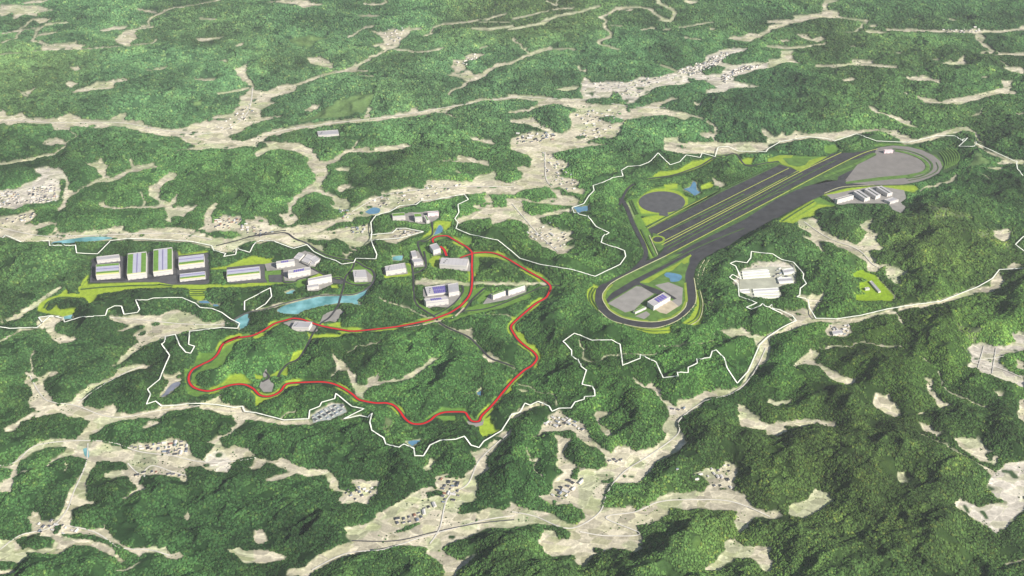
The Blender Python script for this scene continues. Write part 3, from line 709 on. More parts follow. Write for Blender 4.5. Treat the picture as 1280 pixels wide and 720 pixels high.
# ---------------------------------------------------------------- noise
def lat(ix, iy, seed):
    h = (ix.astype(np.int64)*374761393 + iy.astype(np.int64)*668265263 + seed*1442695041) & 0x7fffffff
    h = ((h ^ (h >> 13))*1274126177) & 0x7fffffff
    return ((h ^ (h >> 16)) & 0xffff)/65535.0
def vn(x, y, seed=0):
    ix = np.floor(x).astype(np.int64); iy = np.floor(y).astype(np.int64)
    fx = x-ix; fy = y-iy; fx = fx*fx*fx*(fx*(fx*6-15)+10); fy = fy*fy*fy*(fy*(fy*6-15)+10)
    return ((lat(ix,iy,seed)*(1-fx)+lat(ix+1,iy,seed)*fx)*(1-fy) + (lat(ix,iy+1,seed)*(1-fx)+lat(ix+1,iy+1,seed)*fx)*fy)
def fbm(x, y, seed=0, o=4):
    s = 0; a = 0.5; n = 0
    for i in range(o):
        s = s + a*vn(x, y, seed+i*17); n += a; a *= 0.5; x, y = (x*0.8-y*0.6)*2.03+7.1, (x*0.6+y*0.8)*2.03+3.7
    return s/n
def ridg(x, y, seed=0, o=3):
    s = 0; a = 0.5; n = 0
    for i in range(o):
        s = s + a*(1-np.abs(2*vn(x, y, seed+i*13)-1)); n += a; a *= 0.5; x, y = (x*0.8-y*0.6)*2.1+1.3, (x*0.6+y*0.8)*2.1+5.2
    return s/n

# ---------------------------------------------------------------- land cover raster (2 cells per survey pixel)
SX0, SY0, SX1, SY1, K = -160, -40, 1440, 800, 2
W_, H_ = (SX1-SX0)*K, (SY1-SY0)*K
CODE = {c: i for i, c in enumerate('FTUWLHGMDN')}
#        forest floor        tan              green tan         settlement       lawn            pale forest      lime graded      mid grass        dark grass        yellow green
PAL = np.array([(.025,.061,.018),(.46,.425,.325),(.37,.38,.25),(.50,.465,.40),(.11,.18,.06),(.105,.14,.06),(.27,.37,.03),(.11,.215,.035),(.045,.085,.03),(.21,.33,.012)])
ras = np.zeros((H_, W_), np.uint8)
def fill(pts, v, arr=None):
    arr = ras if arr is None else arr
    P = [((x-SX0)*K, (y-SY0)*K) for x, y in pts]
    y0 = max(0, int(min(p[1] for p in P))); y1 = min(H_-1, int(max(p[1] for p in P))+1)
    A = np.array(P); B = np.roll(A, -1, 0)
    for yy in range(y0, y1+1):
        yc = yy+0.5
        up = (A[:,1] <= yc) & (B[:,1] > yc); dn = (A[:,1] > yc) & (B[:,1] <= yc)
        m = up | dn
        if not m.any(): continue
        a = A[m]; b = B[m]; xs = a[:,0] + (yc-a[:,1])/(b[:,1]-a[:,1])*(b[:,0]-a[:,0]); wd = np.where(up[m], 1, -1)
        o = np.argsort(xs); xs = xs[o]; wd = np.cumsum(wd[o])
        for i in range(len(xs)-1):
            if wd[i] != 0:
                l = max(0, int(round(xs[i]))); r = min(W_, int(round(xs[i+1])))
                if r > l: arr[yy, l:r] = v
def stroke(pts, wpx, v, arr=None, ysq=0.75):
    for (x0, y0), (x1, y1) in zip(pts[:-1], pts[1:]):
        L = math.hypot(x1-x0, y1-y0)
        if L < 1e-6: continue
        ux, uy = (x1-x0)/L, (y1-y0)/L
        h = wpx/2
        nx, ny = -uy*h, ux*h*1.0
        nx *= 1.0; ny *= ysq
        e = h*0.4
        fill([(x0+nx-ux*e, y0+ny-uy*e*ysq), (x1+nx+ux*e, y1+ny+uy*e*ysq), (x1-nx+ux*e, y1-ny+uy*e*ysq), (x0-nx-ux*e, y0-ny-uy*e*ysq)], v, arr)
def draw(line):
    tk = line.split()
    if tk[0] == 's':
        z, wd, code = tk[1], float(tk[2]), tk[3]
        stroke([zpt(z, s) for s in tk[4:]], wd/ZN[z][2]*(1.12 if z[-1] != '0' or len(z) < 2 else 1.35), CODE[code])
    else:
        fill([zpt(tk[1], s) for s in tk[2:]], CODE[tk[0]])
land = [l for l in LAND.strip().splitlines() if l.strip()]
man = lambda l: (l.split()[1] in 'abcdefghijklmnop') or l[0] in 'GMDN' or (l[0] == 's' and l.split()[3] in 'GMDN')
# outside the surveyed sheet the same kind of valleys go on
gy, gx = np.mgrid[0:H_, 0:W_]
gpx = SX0+(gx+.5)/K; gpy = SY0+(gy+.5)/K
outm = (gpx < -6) | (gpx > 1286) | (gpy < -6) | (gpy > 727)
wx, wy = unp(gpx[outm], gpy[outm])
ras[outm] = np.where(ridg(wx/1500+.05*vn(wx/90,wy/90,3), wy/1100, 51, 3) > 0.80, 1, 0)
for l in land:
    if not man(l): draw(l)
wxa, wya = unp(gpx, gpy)
amp = np.clip((gpy+40)/300, .25, 1.2)
ex = (vn(wxa/28, wya/28, 5)-.5)*3.6*K + (vn(wxa/75, wya/75, 6)-.5)*5.5*K
ey = (vn(wxa/28, wya/28, 8)-.5)*2.4*K*amp + (vn(wxa/75, wya/75, 9)-.5)*3.0*K*amp
ras = ras[np.clip((gy+ey*0.8).astype(int), 0, H_-1), np.clip((gx+ex*0.8).astype(int), 0, W_-1)]
# small clearings and tree groups that break the edges of the valleys
f_ = (vn(wxa/16, wya/16, 35)-.5); f2_ = (vn(wxa/16, wya/16, 37)-.5)
r2 = ras[np.clip((gy+f_*4.2*K*amp).astype(int), 0, H_-1), np.clip((gx+f2_*7*K).astype(int), 0, W_-1)]
ras = np.where((ras == 0) & ((r2 == 1) | (r2 == 3)) & (vn(wxa/24, wya/24, 38) > .3), 5, np.where(((ras == 1) | (ras == 3)) & (r2 == 0), 2, ras)).astype(np.uint8)
nz = vn(wxa/34, wya/34, 31)*.6 + vn(wxa/110, wya/110, 33)*.4
fld = (ras == 1) & (vn(wxa/170, wya/120, 39)*.6+vn(wxa/60, wya/60, 40)*.4 > .66); ras[fld] = 2
isl = (ras == 1) & (nz > .80); ras[isl] = 0
isl2 = (ras == 3) & (nz > .78); ras[isl2] = 8
del ex, ey
for l in land:
    if man(l): draw(l)
flatm = np.zeros((H_, W_), np.uint8)            # graded ground that is level
road_lines = [l.split(None, 4) for l in ROADS.strip().splitlines()]
reds = [zpts(l) for l in REDS.strip().splitlines()]
lines = [zpts(l) for l in LINES.strip().splitlines()]
waters = [zpts(l) for l in WATER.strip().splitlines()]
def ell(cx, cy, rx, ry, n=48): return [(cx+rx*math.cos(2*math.pi*i/n), cy+ry*math.sin(2*math.pi*i/n)) for i in range(n)]
flats = []
for l in FLAT.strip().splitlines():
    nm, mt, z, rest = l.split(None, 3)
    if rest.startswith('ELL'):
        tk = rest.split(); pts = ell(*map(float, tk[1:5])); rest2 = rest.split('|')[1].split()
        flats.append((nm, mt, float(z), pts))
        if nm == 'skid_pad': pass
    else:
        flats.append((nm, mt, float(z), zpts(rest)))
clear = np.zeros((H_, W_), np.uint8)            # no trees here
for nm, mt, z, pts in flats:
    fill(pts, 1, clear); fill(pts, 1, flatm); stroke(pts+[pts[0]], 2.4, 1, clear)
for l in BLD.strip().splitlines():
    tk = l.split(';')[2].split(); z_ = tk[0]; a_, b_, r_ = [np.array(zpt(z_, q)) for q in tk[1:4]]; r2_ = r_+np.array([0, float(tk[4])/ZN[z_][2]])
    q_ = [tuple(a_), tuple(b_), tuple(b_+r2_-a_), tuple(r2_)]
    fill(q_, 1, clear); fill(q_, 1, flatm); stroke(q_+[q_[0]], 3.0, 1, clear)
for wpts in waters:
    fill(wpts, 1, clear); stroke(wpts+[wpts[0]], 2.0, 1, clear); fill(wpts, 1, flatm)
    stroke(wpts+[wpts[0]], 1.6, CODE['U'])
def cr(pts, step=1.5, closed=False):
    """smooth curve through the survey points"""
    P = np.array(pts, float); out = []
    n = len(P)
    for i in range(n-1):
        p0 = P[max(i-1,0)]; p1 = P[i]; p2 = P[i+1]; p3 = P[min(i+2,n-1)]
        k = max(1, int(np.hypot(*(p2-p1))/step))
        for j in range(k):
            t = j/k
            out.append(.5*((2*p1)+(-p0+p2)*t+(2*p0-5*p1+4*p2-p3)*t*t+(-p0+3*p1-3*p2+p3)*t**3))
    out.append(P[-1]); return [tuple(p) for p in out]
reds = [cr(p) for p in reds]
for p in reds:
    msk = np.zeros((H_, W_), np.uint8); stroke(p, 10.5, 1, msk)
    sel = (msk == 1) & (ras == 0); n_ = vn(wxa/60, wya/60, 71); 
    ras[sel & (n_ > .46)] = CODE['M']; ras[sel & (n_ > .62)] = CODE['G']
    stroke(p, 8, 1, clear); stroke(p, 9, 1, flatm)
roads = []
for kind, mt, wm, z, rest in [(l.split(None,3)[0], l.split(None,3)[1], float(l.split(None,3)[2]), 0, l.split(None,3)[3]) for l in ROADS.strip().splitlines()]:
    p = cr(zpts(rest)); roads.append((kind, mt, wm, p))
    if kind == 'route_road':
        msk = np.zeros((H_, W_), np.uint8); stroke(p, 3.6+wm*.08, 1, msk)
        sel = (msk == 1) & (ras == 0); ras[sel & (vn(wxa/80, wya/80, 73) > .45)] = CODE['M']
        stroke(p, 4.6+wm*.1, 1, clear)
    if kind == 'valley_road': continue
    stroke(p, 4.5+wm*.1, 1, flatm)
for p in lines: stroke(p, 4.6, 1, clear, 1.1)
mansel = np.isin(ras, [CODE[c] for c in 'GMDN']); 

def boxdown(a):  # average of K x K cells
    return a.reshape(H_//K, K, W_//K, K).mean((1, 3))
openm = ((ras != CODE['F']) & (ras != CODE['H']))
hh, ww = H_//K, W_//K
colr = np.zeros((hh, ww, 3)); fopen = boxdown((openm | (clear > 0)).astype(np.float32)); fflat = boxdown(((flatm > 0) | mansel).astype(np.float32))
ftan = boxdown(np.isin(ras, [1, 2, 3]).astype(np.float32))
frac = [boxdown((ras == i).astype(np.float32)) for i in range(len(PAL))]
palef = frac[CODE['H']]
def samp(arr, px, py):
    fx = np.clip(px-SX0-.5, 0, ww-1.001); fy = np.clip(py-SY0-.5, 0, hh-1.001)
    ix = fx.astype(int); iy = fy.astype(int); fx = fx-ix; fy = fy-iy
    if arr.ndim == 3: fx = fx[..., None]; fy = fy[..., None]
    return (arr[iy,ix]*(1-fx)+arr[iy,ix+1]*fx)*(1-fy)+(arr[iy+1,ix]*(1-fx)+arr[iy+1,ix+1]*fx)*fy

# ---------------------------------------------------------------- relief: distance from open ground on a 16 m grid
GS = 16.0; GX0, GY0 = -8000.0, 1400.0; GW, GH = 1000, 800
gyy, gxx = np.mgrid[0:GH, 0:GW]
wx = GX0+gxx*GS; wy = GY0+gyy*GS
ppx, ppy = prj(wx, wy)
ins = (ppx > SX0) & (ppx < SX1) & (ppy > SY0) & (ppy < SY1)
op = np.where(ins, np.maximum(samp(np.maximum(ftan, fflat), ppx, ppy), 0), 0) > .45
dist = np.where(op, 0.0, 1e4)
for it in range(2):
    for s in range(1, 40):
        pass
def chamfer(d):
    for it in range(36):
        q = d.copy()
        for sx, sy, c in ((1,0,1),(-1,0,1),(0,1,1),(0,-1,1),(1,1,1.414),(1,-1,1.414),(-1,1,1.414),(-1,-1,1.414)):
            r_ = np.roll(np.roll(d, sx, 1), sy, 0)+c*GS
            q = np.minimum(q, r_)
        if np.allclose(q, d): break
        d = q
    return d
dist = np.minimum(chamfer(dist), 560.0)
def blur(a, n):
    for ax in (0, 1):
        c = np.cumsum(np.pad(a, [(n+1, n) if i == ax else (0, 0) for i in (0, 1)], mode='edge'), ax)
        a = (np.take(c, range(2*n+1, c.shape[ax]), ax) - np.take(c, range(0, c.shape[ax]-2*n-1), ax))/(2*n+1)
    return a
dist = np.where(op, 0, np.maximum(blur(dist, 1), 0))
fallf = np.interp(wy, [2500,5200,7000,9000,12000], [1.15,.95,.55,.30,.25])
wxx = wx+260*(vn(wx/700, wy/700, 81)-.5)*2; wyy = wy+260*(vn(wx/700, wy/700, 82)-.5)*2
big = fbm(wxx/900, wyy/900, 21, 3)
ra = (wxx*.87+wyy*.5)/760; rc = (-wxx*.5+wyy*.87)/400; r1 = ridg(ra, rc, 41, 4)
Hill = (1-np.exp(-dist/150.0))*(32+64*big)*fallf*.9 + np.minimum(dist/130, 1)*90*(r1-.55)*1.35*fallf
Hill = np.where(op, 0, np.maximum(Hill, dist*.06))
Hill = blur(Hill, 1)*(dist > 0)
def hill(x, y):
    fx = np.clip((x-GX0)/GS, 0, GW-1.001); fy = np.clip((y-GY0)/GS, 0, GH-1.001)
    ix = fx.astype(int); iy = fy.astype(int); fx = fx-ix; fy = fy-iy
    h = (Hill[iy,ix]*(1-fx)+Hill[iy,ix+1]*fx)*(1-fy)+(Hill[iy+1,ix]*(1-fx)+Hill[iy+1,ix+1]*fx)*fy
    d = (dist[iy,ix]*(1-fx)+dist[iy,ix+1]*fx)*(1-fy)+(dist[iy+1,ix]*(1-fx)+dist[iy+1,ix+1]*fx)*fy
    k = np.minimum(d/110, 1)
    return np.maximum(h + k*(np.interp(y,[3000,7000,11000],[68,50,38])*(ridg((x*.87+y*.5)/210+.3*vn(x/90,y/90,4), (-x*.5+y*.87)/125, 61, 3)-.55) + 4*(fbm(x/35, y/35, 67, 2)-.5)), 0)*np.where(d > 0, 1, 0)

# ---------------------------------------------------------------- materials
def mat(name, col, rough=.9, noise=None, spec=.2, metal=0.0):
    m = bpy.data.materials.new(name); m.use_nodes = True; t = m.node_tree; b = t.nodes['Principled BSDF']
    b.inputs['Roughness'].default_value = rough; b.inputs['Specular IOR Level'].default_value = spec; b.inputs['Metallic'].default_value = metal
    if noise:
        sc_, am = noise
        tc = t.nodes.new('ShaderNodeTexCoord'); n = t.nodes.new('ShaderNodeTexNoise'); n.inputs['Scale'].default_value = sc_; n.inputs['Detail'].default_value = 6
        g = t.nodes.new('ShaderNodeNewGeometry')
        t.links.new(g.outputs['Position'], n.inputs['Vector'])
        r_ = t.nodes.new('ShaderNodeMapRange'); r_.inputs['From Min'].default_value = .3; r_.inputs['From Max'].default_value = .7
        r_.inputs['To Min'].default_value = 1-am; r_.inputs['To Max'].default_value = 1+am
        t.links.new(n.outputs['Fac'], r_.inputs['Value'])
        mx = t.nodes.new('ShaderNodeVectorMath'); mx.operation = 'SCALE'; mx.inputs[0].default_value = col
        t.links.new(r_.outputs[0], mx.inputs['Scale']); t.links.new(mx.outputs[0], b.inputs['Base Color'])
        t.nodes.remove(tc)
    else: b.inputs['Base Color'].default_value = (*col, 1)
    return m
M = {
 'asphalt': mat('asphalt', (.040,.040,.043), .85, (.02,.30)), 'asphaltmid': mat('asphalt_worn', (.075,.075,.077), .85, (.03,.2)),
 'estate': mat('estate_ground', (.30,.33,.31), .9, (.05,.2)), 'asphaltlight': mat('asphalt_pale', (.19,.175,.16), .85, (.02,.12)), 'concrete': mat('concrete', (.25,.235,.215), .9, (.025,.14)),
 'yard': mat('yard_gravel', (.42,.36,.26), .9, (.03,.2)), 'paleyard': mat('pale_gravel', (.36,.36,.28), .9, (.02,.2)),
 'grass': mat('mown_grass', (.085,.165,.03), .95, (.03,.3)), 'lime': mat('fresh_turf', (.21,.29,.025), .95, (.03,.2)),
 'darkgrass': mat('deep_grass', (.055,.11,.025), .95, (.03,.3)), 'yellow': mat('yellow_turf_line', (.33,.38,.07), .9, (.05,.15)),
 'pale': mat('pale_gravel_strip', (.42,.42,.24), .9, (.05,.2)),
 'red': mat('red_surface', (.52,.001,.001), .7, (.02,.12)), 'edge': mat('pale_kerb', (.22,.06,.03), .8),
 'hwhite': mat('white_sheet_roof', (.60,.59,.58), .6, (.03,.08)), 'lane': mat('lane_gravel', (.56,.53,.46), .9, (.02,.2)),
 'white': mat('white_paint', (.80,.81,.70), .8), 'wall': mat('white_wall', (.58,.55,.51), .7, (.04,.05)),
 'pinkwall': mat('pale_pink_wall', (.80,.60,.60), .7), 'roof': mat('roof_sheet', (.42,.40,.40), .6, (.02,.08)),
 'gry': mat('roof_grey', (.34,.33,.34), .6, (.03,.08)), 'lav': mat('lavender_roof', (.40,.40,.47), .5, (.03,.06)), 'rdg': mat('violet_ridge', (.19,.16,.32), .5),
 'grn': mat('roof_grass', (.12,.24,.035), .95, (.06,.2)), 'yel': mat('yellow_parapet', (.62,.62,.22), .8), 'drk': mat('dark_roof_band', (.07,.085,.07), .7),
 'sol': mat('solar_glass', (.13,.10,.36), .35, None, .5), 'rib': mat('ribbed_roof', (.44,.42,.42), .5, (.02,.05)),
 'hwall': mat('house_wall', (.55,.50,.43), .8), 'hr1': mat('house_roof_grey', (.10,.105,.12), .6), 'hr2': mat('house_roof_dark', (.045,.05,.055), .6),
 'hr3': mat('house_roof_white', (.52,.50,.47), .6), 'hr4': mat('house_roof_blue', (.17,.20,.24), .6), 'hr5': mat('house_roof_rust', (.22,.11,.07), .7),
}
m = bpy.data.materials.new('lake_water'); m.use_nodes = True; b = m.node_tree.nodes['Principled BSDF']
t = m.node_tree; n = t.nodes.new('ShaderNodeTexNoise'); n.inputs['Scale'].default_value = .014; n.inputs['Detail'].default_value = 5
g = t.nodes.new('ShaderNodeNewGeometry'); t.links.new(g.outputs['Position'], n.inputs['Vector'])
cr_ = t.nodes.new('ShaderNodeValToRGB'); cr_.color_ramp.elements[0].position = .35; cr_.color_ramp.elements[0].color = (.07,.22,.22,1)
cr_.color_ramp.elements[1].position = .65; cr_.color_ramp.elements[1].color = (.22,.46,.48,1)
t.links.new(n.outputs['Fac'], cr_.inputs[0]); t.links.new(cr_.outputs[0], b.inputs['Base Color']); b.inputs['Roughness'].default_value = .25
M['lake'] = m
M['greypond'] = mat('grey_water', (.17,.18,.22), .3, (.03,.2), .5)
M['pond'] = mat('pond_water', (.09,.21,.31), .25, (.03,.15), .5)

# terrain material: land cover from the survey, fields and ground texture on top
m = bpy.data.materials.new('land'); m.use_nodes = True; t = m.node_tree; b = t.nodes['Principled BSDF']
b.inputs['Roughness'].default_value = .95; b.inputs['Specular IOR Level'].default_value = .1
def nd(kind, **kw):
    q = t.nodes.new(kind)
    for k_, v_ in kw.items(): setattr(q, k_, v_)
    return q
ga = nd('ShaderNodeNewGeometry'); ac = nd('ShaderNodeAttribute'); ac.attribute_name = 'cover'; at_ = nd('ShaderNodeAttribute'); at_.attribute_name = 'openness'
mp = nd('ShaderNodeMapping'); mp.inputs['Rotation'].default_value = (0, 0, .5); mp.inputs['Scale'].default_value = (.015, .027, .001)
nw = nd('ShaderNodeTexNoise'); nw.inputs['Scale'].default_value = .004; nw.inputs['Detail'].default_value = 3
t.links.new(ga.outputs['Position'], nw.inputs['Vector'])
ad = nd('ShaderNodeVectorMath', operation='MULTIPLY_ADD'); ad.inputs[1].default_value = (140,140,0)
t.links.new(nw.outputs['Color'], ad.inputs[0]); t.links.new(ga.outputs['Position'], ad.inputs[2]); t.links.new(ad.outputs[0], mp.inputs[0])
vo = nd('ShaderNodeTexVoronoi', distance='CHEBYCHEV'); vo.inputs['Scale'].default_value = 1; vo.inputs['Randomness'].default_value = .7
ve = nd('ShaderNodeTexVoronoi', feature='DISTANCE_TO_EDGE'); ve.inputs['Scale'].default_value = 1; ve.inputs['Randomness'].default_value = .7
t.links.new(mp.outputs[0], vo.inputs['Vector']); t.links.new(mp.outputs[0], ve.inputs['Vector'])
sv = nd('ShaderNodeSeparateColor'); t.links.new(vo.outputs['Color'], sv.inputs[0])
r1_ = nd('ShaderNodeMapRange'); r1_.inputs['To Min'].default_value = .72; r1_.inputs['To Max'].default_value = 1.18; t.links.new(sv.outputs[0], r1_.inputs['Value'])
r2_ = nd('ShaderNodeMapRange'); r2_.inputs['From Max'].default_value = .09; r2_.inputs['To Min'].default_value = 1.30; r2_.inputs['To Max'].default_value = 1.0; t.links.new(ve.outputs['Distance'], r2_.inputs['Value'])
mu = nd('ShaderNodeMath', operation='MULTIPLY'); t.links.new(r1_.outputs[0], mu.inputs[0]); t.links.new(r2_.outputs[0], mu.inputs[1])
n2 = nd('ShaderNodeTexNoise'); n2.inputs['Scale'].default_value = .05; n2.inputs['Detail'].default_value = 7; n2.inputs['Roughness'].default_value = .7; t.links.new(ga.outputs['Position'], n2.inputs['Vector'])
r3_ = nd('ShaderNodeMapRange'); r3_.inputs['From Min'].default_value = .32; r3_.inputs['From Max'].default_value = .68; r3_.inputs['To Min'].default_value = .74; r3_.inputs['To Max'].default_value = 1.2
t.links.new(n2.outputs['Fac'], r3_.inputs['Value'])
mx = nd('ShaderNodeMix'); mx.data_type = 'FLOAT'; mx.inputs[2].default_value = 1.0
t.links.new(at_.outputs['Fac'], mx.inputs[0]); t.links.new(mu.outputs[0], mx.inputs[3])
m2 = nd('ShaderNodeMath', operation='MULTIPLY'); t.links.new(mx.outputs[0], m2.inputs[0]); t.links.new(r3_.outputs[0], m2.inputs[1])
sc2 = nd('ShaderNodeVectorMath', operation='SCALE'); t.links.new(ac.outputs['Color'], sc2.inputs[0]); t.links.new(m2.outputs[0], sc2.inputs['Scale'])
# a green tint on some fields
r4_ = nd('ShaderNodeMapRange'); r4_.inputs['From Min'].default_value = .50; r4_.inputs['From Max'].default_value = .95; r4_.inputs['To Max'].default_value = .95; t.links.new(sv.outputs[1], r4_.inputs['Value'])
m3 = nd('ShaderNodeMath', operation='MULTIPLY'); t.links.new(r4_.outputs[0], m3.inputs[0]); t.links.new(at_.outputs['Fac'], m3.inputs[1])
mc = nd('ShaderNodeMix'); mc.data_type = 'RGBA'; mc.blend_type = 'MULTIPLY'; mc.inputs[7].default_value = (.90,.95,.80,1)
t.links.new(m3.outputs[0], mc.inputs[0]); t.links.new(sc2.outputs[0], mc.inputs[6]); t.links.new(mc.outputs[2], b.inputs['Base Color'])
bp = nd('ShaderNodeBump'); bp.inputs['Strength'].default_value = .6; bp.inputs['Distance'].default_value = 6
t.links.new(n2.outputs['Fac'], bp.inputs['Height']); t.links.new(bp.outputs[0], b.inputs['Normal'])
M['land'] = m

# regional woodland colour (species and season vary; paler, bluer far areas paint in haze)
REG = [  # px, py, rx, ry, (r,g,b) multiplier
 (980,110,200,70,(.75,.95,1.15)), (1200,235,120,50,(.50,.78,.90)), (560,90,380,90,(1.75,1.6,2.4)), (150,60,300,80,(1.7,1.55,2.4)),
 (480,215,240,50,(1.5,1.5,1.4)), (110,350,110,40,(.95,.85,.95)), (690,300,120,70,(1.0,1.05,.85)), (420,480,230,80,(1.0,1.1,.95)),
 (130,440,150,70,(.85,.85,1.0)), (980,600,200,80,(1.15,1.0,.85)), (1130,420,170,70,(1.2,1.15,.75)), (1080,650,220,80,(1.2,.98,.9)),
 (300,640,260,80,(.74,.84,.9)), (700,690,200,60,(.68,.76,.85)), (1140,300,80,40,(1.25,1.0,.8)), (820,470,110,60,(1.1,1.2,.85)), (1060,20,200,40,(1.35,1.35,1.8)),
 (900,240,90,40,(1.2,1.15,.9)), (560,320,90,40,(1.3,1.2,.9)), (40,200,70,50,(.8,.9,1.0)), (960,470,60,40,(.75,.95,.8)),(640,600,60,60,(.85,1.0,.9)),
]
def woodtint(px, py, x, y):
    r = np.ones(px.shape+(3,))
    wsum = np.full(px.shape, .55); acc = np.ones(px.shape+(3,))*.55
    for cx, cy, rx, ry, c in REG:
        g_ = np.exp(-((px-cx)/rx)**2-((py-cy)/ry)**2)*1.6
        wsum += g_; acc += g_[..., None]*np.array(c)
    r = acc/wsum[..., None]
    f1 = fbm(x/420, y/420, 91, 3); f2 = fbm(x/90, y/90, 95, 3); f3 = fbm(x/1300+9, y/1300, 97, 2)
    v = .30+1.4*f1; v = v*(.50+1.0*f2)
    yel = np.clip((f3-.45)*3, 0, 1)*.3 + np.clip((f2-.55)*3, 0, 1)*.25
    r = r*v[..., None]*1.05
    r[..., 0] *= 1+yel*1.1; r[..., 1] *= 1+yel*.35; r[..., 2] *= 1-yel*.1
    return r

# ---------------------------------------------------------------- terrain sheet, finer near, out to the horizon
STEP = 1.3
pys = list(np.arange(800, -40, -STEP))
py = pys[-1]; st = STEP
HOR = 360 - FPX*math.tan(TILT)
while py > HOR+30:
    st = min(st*1.12, (py-HOR)*.12); py -= st; pys.append(py)
pys = np.array([1100, 1000, 930, 880, 850, 830, 815] + pys)
core = np.arange(SX0, SX1+.1, STEP)
ext = np.cumsum(np.geomspace(STEP*1.3, 400, 22))
pxs = np.concatenate([core[0]-ext[::-1], core, core[-1]+ext])
nr, nc = len(pys), len(pxs)
PX, PY = np.meshgrid(pxs, pys)
X, Y = unp(PX, PY)
inside = (PX > SX0) & (PX < SX1) & (PY > SY0) & (PY < SY1)
Z = np.where(inside, hill(X, Y), 0)
far = ~inside
Z[far] = (30+70*ridg(X[far]/900, Y[far]/900, 44, 3))*.9*np.clip(ridg(X[far]/1500+.05*vn(X[far]/90,Y[far]/90,3), Y[far]/1100, 51, 3)*-6+5, 0, 1)
tanv = np.where(inside, samp(ftan, PX, PY), (Z < 1).astype(float)*far)
pal = sum(samp(frac[i], PX, PY)[..., None]*PAL[i] for i in range(1, len(PAL)))
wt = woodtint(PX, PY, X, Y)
fw = samp(frac[0], PX, PY)
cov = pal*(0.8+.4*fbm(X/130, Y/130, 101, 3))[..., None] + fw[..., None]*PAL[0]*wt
opn = np.clip(tanv, 0, 1)
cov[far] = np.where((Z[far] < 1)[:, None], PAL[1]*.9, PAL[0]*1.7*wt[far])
# tracks and footpaths in the open land, and the pale dry / bare variations of the valleys
dry = fbm(X/260, Y/260, 111, 3)
cov = cov*np.where(tanv[..., None] > .3, (.84+.34*dry[..., None])*np.array([1.02, 1.0, .97+0*1]), 1)
verts = np.empty((nr*nc, 3), np.float32); verts[:, 0] = X.ravel(); verts[:, 1] = Y.ravel(); verts[:, 2] = Z.ravel()
def grid_mesh(name, verts, nr, nc):
    me = bpy.data.meshes.new(name)
    idx = np.arange(nr*nc, dtype=np.int32).reshape(nr, nc)
    q = np.stack([idx[:-1,:-1], idx[:-1,1:], idx[1:,1:], idx[1:,:-1]], -1).reshape(-1, 4)
    me.vertices.add(len(verts)); me.vertices.foreach_set('co', verts.ravel())
    me.loops.add(q.size); me.loops.foreach_set('vertex_index', q.ravel())
    me.polygons.add(len(q)); me.polygons.foreach_set('loop_start', np.arange(0, q.size, 4, dtype=np.int32)); me.polygons.foreach_set('loop_total', np.full(len(q), 4, np.int32))
    me.update(calc_edges=True)
    return me
me = grid_mesh('terrain', verts, nr, nc)
a = me.attributes.new('cover', 'FLOAT_COLOR', 'POINT'); a.data.foreach_set('color', np.concatenate([cov, np.ones(cov.shape[:2]+(1,))], -1).astype(np.float32).ravel())
a = me.attributes.new('openness', 'FLOAT', 'POINT'); a.data.foreach_set('value', opn.astype(np.float32).ravel())
me.materials.append(M['land']); me.polygons.foreach_set('use_smooth', np.ones(len(me.polygons), bool))
ter = bpy.data.objects.new('terrain', me); C.objects.link(ter); ter['kind'] = 'structure'
def ground(x, y):
    px, py = prj(x, y)
    return np.where((px > SX0+2) & (px < SX1-2) & (py > SY0+2) & (py < SY1-2), hill(np.asarray(x, float), np.asarray(y, float)), 0)
def on_ground(px, py, lift=0.0):
    """survey point on the relief"""
    px = np.asarray(px, float); py = np.asarray(py, float)
    z = np.zeros_like(px)
    for i in range(14):
        x, y = unp(px, py, z); z = .5*z+.5*(ground(x, y)+lift)
    x, y = unp(px, py, z); return x, y, z

# ---------------------------------------------------------------- helpers for objects
def link(name, verts, faces, mats, fmat=None, parent=None, kind=None, smooth=False):
    me = bpy.data.meshes.new(name); me.from_pydata([tuple(map(float, v)) for v in verts], [], faces)
    for q in (mats if isinstance(mats, (list, tuple)) else [mats]): me.materials.append(q)
    if fmat: me.polygons.foreach_set('material_index', fmat)
    me.update()
    o = bpy.data.objects.new(name, me); C.objects.link(o)
    if parent: o.parent = parent
    if kind: o['kind'] = kind
    return o
def sheet(name, pts, z, mt):
    """a level paved or turfed area with a real edge"""
    P = [tuple(map(float, unp(*p))) for p in pts]
    if sum(P[i][0]*P[(i+1) % len(P)][1]-P[(i+1) % len(P)][0]*P[i][1] for i in range(len(P))) < 0: P = P[::-1]
    n_ = len(P); tri = tessellate_polygon([[Vector((x, y, 0)) for x, y in P]])
    V = [(x, y, z) for x, y in P]+[(x, y, z-1.2) for x, y in P]
    F = []
    for t_ in tri:
        a_, b_, c_ = t_
        cr2 = (P[b_][0]-P[a_][0])*(P[c_][1]-P[a_][1])-(P[b_][1]-P[a_][1])*(P[c_][0]-P[a_][0])
        F.append((a_, b_, c_) if cr2 > 0 else (a_, c_, b_))
    F += [(i, i+n_, (i+1) % n_+n_, (i+1) % n_) for i in range(n_)]
    return link(name, V, F, mt, kind='structure')
